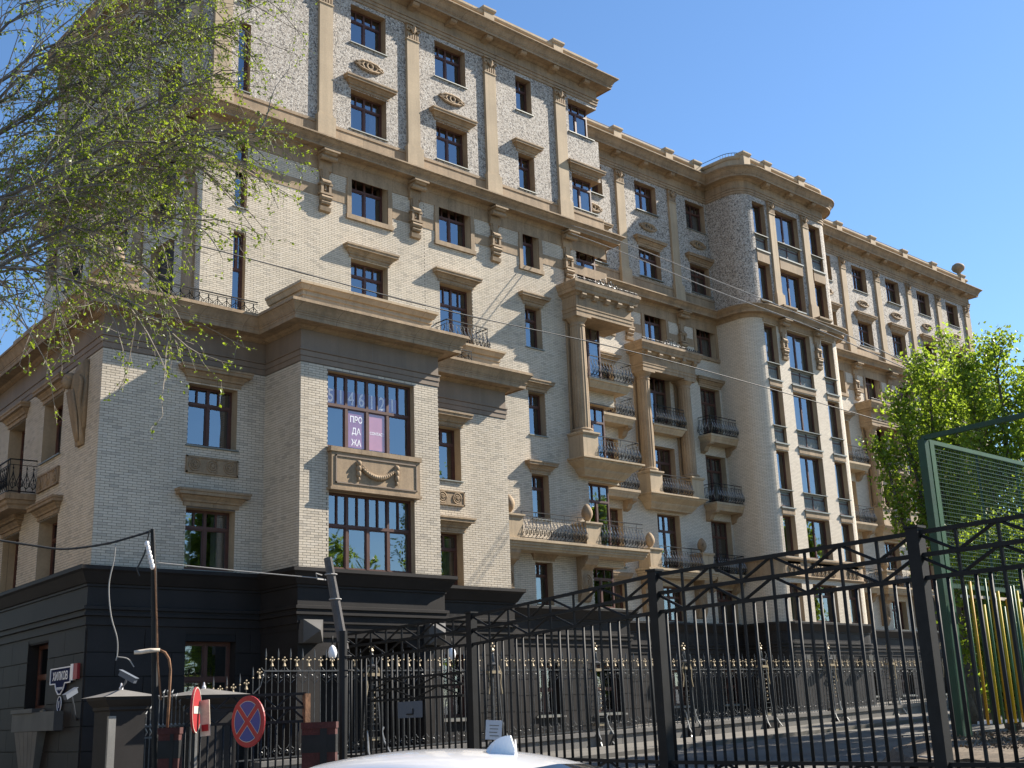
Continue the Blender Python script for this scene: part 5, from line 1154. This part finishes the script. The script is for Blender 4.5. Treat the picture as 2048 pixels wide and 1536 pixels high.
for (x, r), s_ in ((rings[0], 1), (rings[-1], -1)):
    pts = [(x, y, z) for y, z in r] + [(x, -y, z) for y, z in r[::-1][:-1]]; body.poly(pts if s_ > 0 else pts[::-1])
import bmesh
def weld(o):
    bm = bmesh.new(); bm.from_mesh(o.data); bmesh.ops.remove_doubles(bm, verts=bm.verts, dist=1e-4); bmesh.ops.recalc_face_normals(bm, faces=bm.faces); bm.to_mesh(o.data); bm.free(); o.data.polygons.foreach_set('use_smooth', [True]*len(o.data.polygons)); return o
bo_ = weld(carobj(body, 'body', 'carpaint'))
sm = bo_.modifiers.new('sub', 'SUBSURF'); sm.levels = 1; sm.render_levels = 2
for k, g_ in glass.items(): weld(carobj(g_, k.replace('2', ''), 'carglass'))
a = MB()
for k in range(6):
    t0, t1 = k/6, (k+1)/6
    def fin(t): return (-1.02-.20*t, 1.425-.02*t+.085*math.sin(min(1, t*1.15)*1.57)**.8*(1 if t < .98 else 0))
    w0, w1 = .035*(1-t0*.6), .035*(1-t1*.6); (xa, za), (xb, zb) = fin(t0), fin(t1)
    a.poly([(xa,w0,1.39),(xb,w1,1.38),(xb,.006,zb),(xa,.006,za)]); a.poly([(xb,-w1,1.38),(xa,-w0,1.39),(xa,-.006,za),(xb,-.006,zb)]); a.poly([(xa,.006,za),(xb,.006,zb),(xb,-.006,zb),(xa,-.006,za)])
a.poly([(-1.22,.014,1.38),(-1.22,-.014,1.38),(-1.22,-.006,1.47),(-1.22,.006,1.47)]); carobj(a, 'antenna', 'carpaint', False)
for x in (1.38, -1.35):
    for sg in (1, -1):
        a = MB(); m_ = MB(); m_.lathe(0, 0, [(.20,-.1),(.31,-.1),(.32,-.05),(.32,.05),(.31,.1),(.20,.1)], 24); me = m_.mesh('tyre', 'tyre', True); me.transform(Matrix.Rotation(R(90), 4, 'X')); me.transform(Matrix.Translation((x, sg*.76, .32)))
        w_ = link('wheel', me); w_.parent = CAR; w_.rotation_euler = (0, 0, R(90)-HEAD)
        m_ = MB(); m_.lathe(0, 0, [(.02,-.07),(.2,-.075),(.21,0),(.2,.075),(.02,.07)], 16); me = m_.mesh('rim', 'rim'); me.transform(Matrix.Rotation(R(90), 4, 'X')); me.transform(Matrix.Translation((x, sg*.78, .32))); q = link('rim', me); q.parent = w_
for sg in (1, -1):
    a = MB(); a.sphere((2.08, sg*.55, .62), .11, 6); carobj(a, 'headlight', 'glass'); a = MB(); a.box(-2.2, -2.08, sg*.55-.13, sg*.55+.13, .74, .88); carobj(a, 'tail_light', 'lampred', False)
    a = MB(); a.sphere((.62, sg*.95, .98), .09, 6, 0, .7); carobj(a, 'wing_mirror', 'carpaint')

# ================================================================== trees
def leafmat(name, c, tr):
    m, ns, ln, b = nmat(name); out = [n for n in ns if n.type == 'OUTPUT_MATERIAL'][0]
    geo = node(ns, 'NewGeometry'); r1 = ramp(ns, [(0, mul(c, .35)), (.45, mul(c, .8)), (.8, c), (1, (c[0]*1.5, c[1]*1.25, c[2]*1.1))]); ln.new(geo.outputs['Random Per Island'], r1.inputs[0]); ln.new(r1.outputs[0], b.inputs['Base Color'])
    b.inputs['Roughness'].default_value = .45; b.inputs['Specular IOR Level'].default_value = .4
    tl = node(ns, 'BsdfTranslucent'); r2 = ramp(ns, [(0, mul(tr, .6)), (1, tr)]); ln.new(geo.outputs['Random Per Island'], r2.inputs[0]); ln.new(r2.outputs[0], tl.inputs[0])
    mx = node(ns, 'MixShader'); mx.inputs[0].default_value = .45; ln.new(b.outputs[0], mx.inputs[1]); ln.new(tl.outputs[0], mx.inputs[2]); ln.new(mx.outputs[0], out.inputs['Surface']); return m
M['leaf_a'] = leafmat('young_leaf', (0.16, 0.22, 0.026), (0.36, 0.47, 0.03)); M['leaf_b'] = leafmat('poplar_leaf', (0.15, 0.23, 0.028), (0.46, 0.62, 0.05))
M['bark'] = stuffmat('grey_bark', (0.13, 0.11, 0.09), 0.9, var=0.35, scale=8, grain=0.3, bump=0.5); M['twig'] = stuffmat('pale_twig', (0.20, 0.17, 0.135), 0.85, var=0.35, scale=3, bump=0.1)
rv = lambda s=1.0: Vector((random.gauss(0, 1), random.gauss(0, 1), random.gauss(0, 1)))*s
def leaf(mb, p, d, s, mi=0):
    n = d.cross(rv()).normalized() if d.length > 0 else rv().normalized(); d = d.normalized(); w_ = n*(s*.36); up_ = d.cross(n)*(s*.14)
    mb.poly([p, p+d*(s*.45)+w_+up_, p+d*s, p+d*(s*.45)-w_+up_], mi)
def walk(p, d, L, n, jit, droop):
    pts = [p.copy()]; d = d.normalized()
    for i in range(n): d = (d+rv(jit)+Vector((0, 0, -droop))).normalized(); p = p+d*(L/n); pts.append(p.copy())
    return pts
# the overhanging tree at the left
random.seed(21)
base = at(-520, 1450, 12.5); base.z = gz(base.x)
T1 = thing('birch_tree', 'leafing tree with fine drooping branches hanging in from the upper left', 'tree', tuple(base))
crown = at(-330, 420, 12.0)
a = MB(); a.tube([base, base.lerp(crown, .35)+Vector((.1, .1, 0)), base.lerp(crown, .7), crown, crown+Vector((.3, .4, 3.0)), crown+Vector((.6, .7, 6.0))], [.24, .20, .17, .14, .10, .05], 10); a.build('trunk', 'bark', T1, smooth=True)
limbs = [((-60,520),(400,20),11.2),((-60,480),(470,140),10.6),((-80,430),(580,265),10.4),((-60,500),(520,330),11.0),((-70,520),(440,280),10.2),((-60,560),(400,440),10.4),((-60,560),(330,560),10.8),((-80,540),(385,690),10.3),((-80,470),(300,400),11.6),((-60,430),(280,250),10.9),((-60,330),(330,120),11.4),((-60,200),(330,20),10.8),((-60,120),(250,-80),11.0),((-60,300),(500,40),11.5),((-60,600),(130,590),10.8),((-60,630),(60,600),11.2),((-60,380),(200,180),12.0),((-80,250),(560,-60),11.6),((-60,350),(250,470),11.9),((-60,420),(380,220),11.9),((-60,470),(350,340),10.7),((-60,260),(240,60),10.5),((-60,540),(220,480),11.3)]
lb, tw, lf = MB(), MB(), MB()
for (s_, e_, D) in limbs:
    p0 = crown.lerp(at(s_[0], s_[1], D+.3), .5); p1 = at(s_[0], s_[1], D+random.uniform(-.4, .6)); p2 = at(e_[0], e_[1], D)
    mid = p1.lerp(p2, .5)+Vector((0, 0, .35+.25*random.random()))
    pts = []
    for k in range(15): t = k/14; q = p1*(1-t)**2+mid*2*t*(1-t)+p2*t*t; pts.append(q+rv(.03))
    root = crown+Vector((0, 0, max(-1.5, min(5.0, (p1.z-crown.z)*.7))))
    full = [root, root.lerp(p1, .5)+Vector((0, 0, .15))]+pts; m_ = len(full)
    lb.tube(full, [.014*(1-i/m_)**.8+.003 for i in range(m_)], 5)
    Lt = (p2-p1).length; ns_ = int(14*Lt)
    for k in range(ns_):
        t = (k+random.random())/ns_; i = min(12, int(t*14)); q = pts[i].lerp(pts[i+1], t*14-i if t*14-i < 1 else .5); dl = (pts[i+1]-pts[i]).normalized()
        d = (dl*1.0+rv(.36)+Vector((0, 0, -.10))).normalized(); Ls = random.uniform(.5, 1.6)*(1.05-.55*t)
        sub = walk(q, d, Ls, 6, .10, .03+.12*random.random()); tw.tube(sub, [.0052*(1-j/7)+.0018 for j in range(7)], 3, cap=False)
        for j in range(1, 7):
            for _ in range(2 if random.random() < .55 else 1):
                b0 = sub[j]; dd = ((sub[j]-sub[j-1]).normalized()*.6+rv(.6)+Vector((0, 0, -.12))).normalized(); Lw_ = random.uniform(.06, .24); tp = walk(b0, dd, Lw_, 3, .2, .05); tw.tube(tp, .0019, 3, cap=False)
                for q2 in tp[1:]:
                    if random.random() < .85:
                        for _2 in range(random.choice((1, 2, 3, 4))): leaf(lf, q2, dd*.4+rv(.6)+Vector((0, 0, -.25)), random.choice((1, 1, .7, .5))*random.uniform(.02, .042))
lb.build('limbs', 'bark', T1, smooth=True); tag(tw.build('twigs', 'twig', T1), None, None, kind='stuff'); tag(lf.build('crown', 'leaf_a', T1), None, None, kind='stuff')
# upright bright green poplars behind the court
def poplar(name, label, x, y, leaders, seed, ls=.15, dens=1.0, group=None, tmin=.16):
    random.seed(seed); z0 = gz(x)+.3; T_ = thing(name, label, 'tree', (x, y, z0), group)
    tk, lf = MB(), MB()
    for (dx, dy, h, rad) in leaders:
        p0 = Vector((x, y, z0)); top = Vector((x+dx, y+dy, z0+h)); m1 = Vector((x+dx*.35, y+dy*.35, z0+h*.3))
        cl = []
        for k in range(13): t = k/12; cl.append(p0*(1-t)**2+m1*2*t*(1-t)+top*t*t+rv(.05))
        tk.tube(cl, [.16*(1-k/13)+.012 for k in range(13)], 6)
        nb = int(70*dens*h/10*(1.16-tmin))
        for k in range(nb):
            t = tmin+(1-tmin)*(k+random.random())/nb; i = min(11, int(t*12)); q = cl[i].lerp(cl[i+1], t*12-i); tt = (t-tmin)/(1-tmin); r_ = rad*(max(.05, math.sin(math.pi*min(1, (1-tt)*.93+.06))))**.6
            an_ = random.random()*6.283; d = Vector((math.cos(an_), math.sin(an_), random.uniform(.5, 1.3))).normalized(); L_ = r_*random.uniform(.6, 1.25)
            bp_ = walk(q, d, L_, 5, .16, -.05); tk.tube(bp_, [.018*(1-j/6)+.003 for j in range(6)], 3, cap=False)
            for j in range(1, 6):
                for _ in range(int(9*dens)+1):
                    p = bp_[j]+rv(.11+.05*rad); leaf(lf, p, rv()+Vector((0, 0, .2)), ls*random.uniform(.6, 1.2))
    tk.build('trunk', 'bark', T_, smooth=True); tag(lf.build('crown', 'leaf_b', T_), None, None, kind='stuff'); return T_
c = at(1968, 1300, 41); poplar('poplar_tree', 'tallest bright green poplar rising behind the court fence at right', c.x, c.y, [(.2,-.2,12.2,1.3),(-.9,.6,11.2,1.3),(1.3,-.9,11.8,1.4),(.4,.6,9.8,1.7)], 31, group='poplars behind the court', tmin=.45, dens=1.0)
c = at(1932, 1330, 38); poplar('poplar_tree', 'bright green poplar whose left shoulder covers the far end of the block', c.x, c.y, [(0,0,11.0,.9),(-.75,.65,9.7,.8),(-1.35,1.15,8.3,.7),(.7,-.5,10.4,.9)], 32, group='poplars behind the court', tmin=.62, dens=1.0)
c = at(2085, 1320, 37); poplar('poplar_tree', 'bright green poplar cut by the right edge of the picture', c.x, c.y, [(0,0,10.8,1.4),(-.9,.7,10.2,1.3),(.8,-.6,9.6,1.4)], 33, group='poplars behind the court', tmin=.35, dens=1.3)
c = at(2015, 1380, 33); poplar('bush', 'dense dark shrub behind the green court mesh', c.x, c.y, [(.3,-.2,4.9,1.4),(1.4,-1.0,5.0,1.5),(.4,.8,4.6,1.4)], 34, dens=1.6)
# unseen trees added along the yard to shade the railings and the base
for k, (x, y) in enumerate(((45, 18.6), (54, 20.5), (63, 23), (73, 25), (40, 15.5))): poplar('poplar_tree', ('nearest but one', 'third', 'fourth', 'farthest', 'nearest')[k]+' green yard tree, unseen, added to shade the iron fence', x, y, [(0,0,12.5,2.0),(1.5,.4,11.5,2.0),(-1.6,-.3,11.5,2.0)], 70+k, ls=.34, dens=.8, tmin=.2)
# trees across the road, seen only mirrored in the lower windows
for k, (x, y) in enumerate(((33, 2), (42, -4), (52, 3), (26, -8))): poplar('poplar_tree', ('first', 'second', 'third', 'fourth')[k]+' green tree across the road mirrored in the lower bay windows', x, y, [(0,0,11,2.2),(1.5,1,9.5,2.0),(-1.4,-.8,9,2.0)], 50+k, ls=.34, dens=.7)
# an unseen tree added beside the court to shade the gate at the left
poplar('poplar_tree', 'broad green tree, unseen, added to shade the red pillars', 29.6, 8.2, [(0,0,12,1.7),(1.2,.2,11,1.7),(-.7,-.6,11.5,1.6),(.8,-.5,11.5,1.7)], 61, ls=.34, dens=.9, tmin=.35)
# fallen leaves and weeds on the soil
a = MB(); random.seed(9)
for k in range(1100):
    x = 17.4+random.random()*9; y = 9.0+(x-17.4)*.55+random.gauss(-.6, .7); p = Vector((x, y, .95)); leaf(a, p, Vector((random.gauss(0, 1), random.gauss(0, 1), .3)), random.uniform(.03, .08))
tag(a.build('fallen_leaves', 'soil', None), 'dry leaves and weeds scattered on the soil bank', 'leaves', kind='stuff')

# ---------- unseen house added across the lane to block skylight; mirrored in the street windows
M['plaster'] = stuffmat('ochre_plaster', (0.30, 0.25, 0.18), 0.9, var=0.12, scale=.5, bump=.2, streak=.15)
NB = thing('added_house', 'ochre plastered house, unseen, added across the lane to block skylight', 'building', (-8, 50, 0))
TN = (-2.5, 24.0, R(90))
ops = [(2+3.2*i, 3.3+3.2*i, 1.4+3.4*j, 3.3+3.4*j) for i in range(14) for j in range(5)]
a = MB(); wall(a, 0, 0, 48, 0, 18, ops, .2); a.build('wall', ['plaster', 'plaster'], NB, T=TN)
for o in ops: window(TN, 0, o, 'low', .2, parent=NB)
a = MB(); a.box(-14, -3.6, 24.2, 72, 0, 18); a.build('inner_mass', 'plaster', NB)
a = MB(); a.cornice([(-2.5, 24), (-2.5, 72)], [(0,17.4),(.3,17.6),(.5,18),(-1,18.1)]); a.build('cornice', 'plaster', NB)
a = MB(); a.poly([(-2.0,23.5,18.1),(-2.0,72.5,18.1),(-8,72.5,21.5),(-8,23.5,21.5)]); a.poly([(-14.5,23.5,18.1),(-8,23.5,21.5),(-8,72.5,21.5),(-14.5,72.5,18.1)]); a.build('roof', 'metalroof', NB)
for o in bpy.data.objects:
    if 'base' in o.keys(): del o['base']
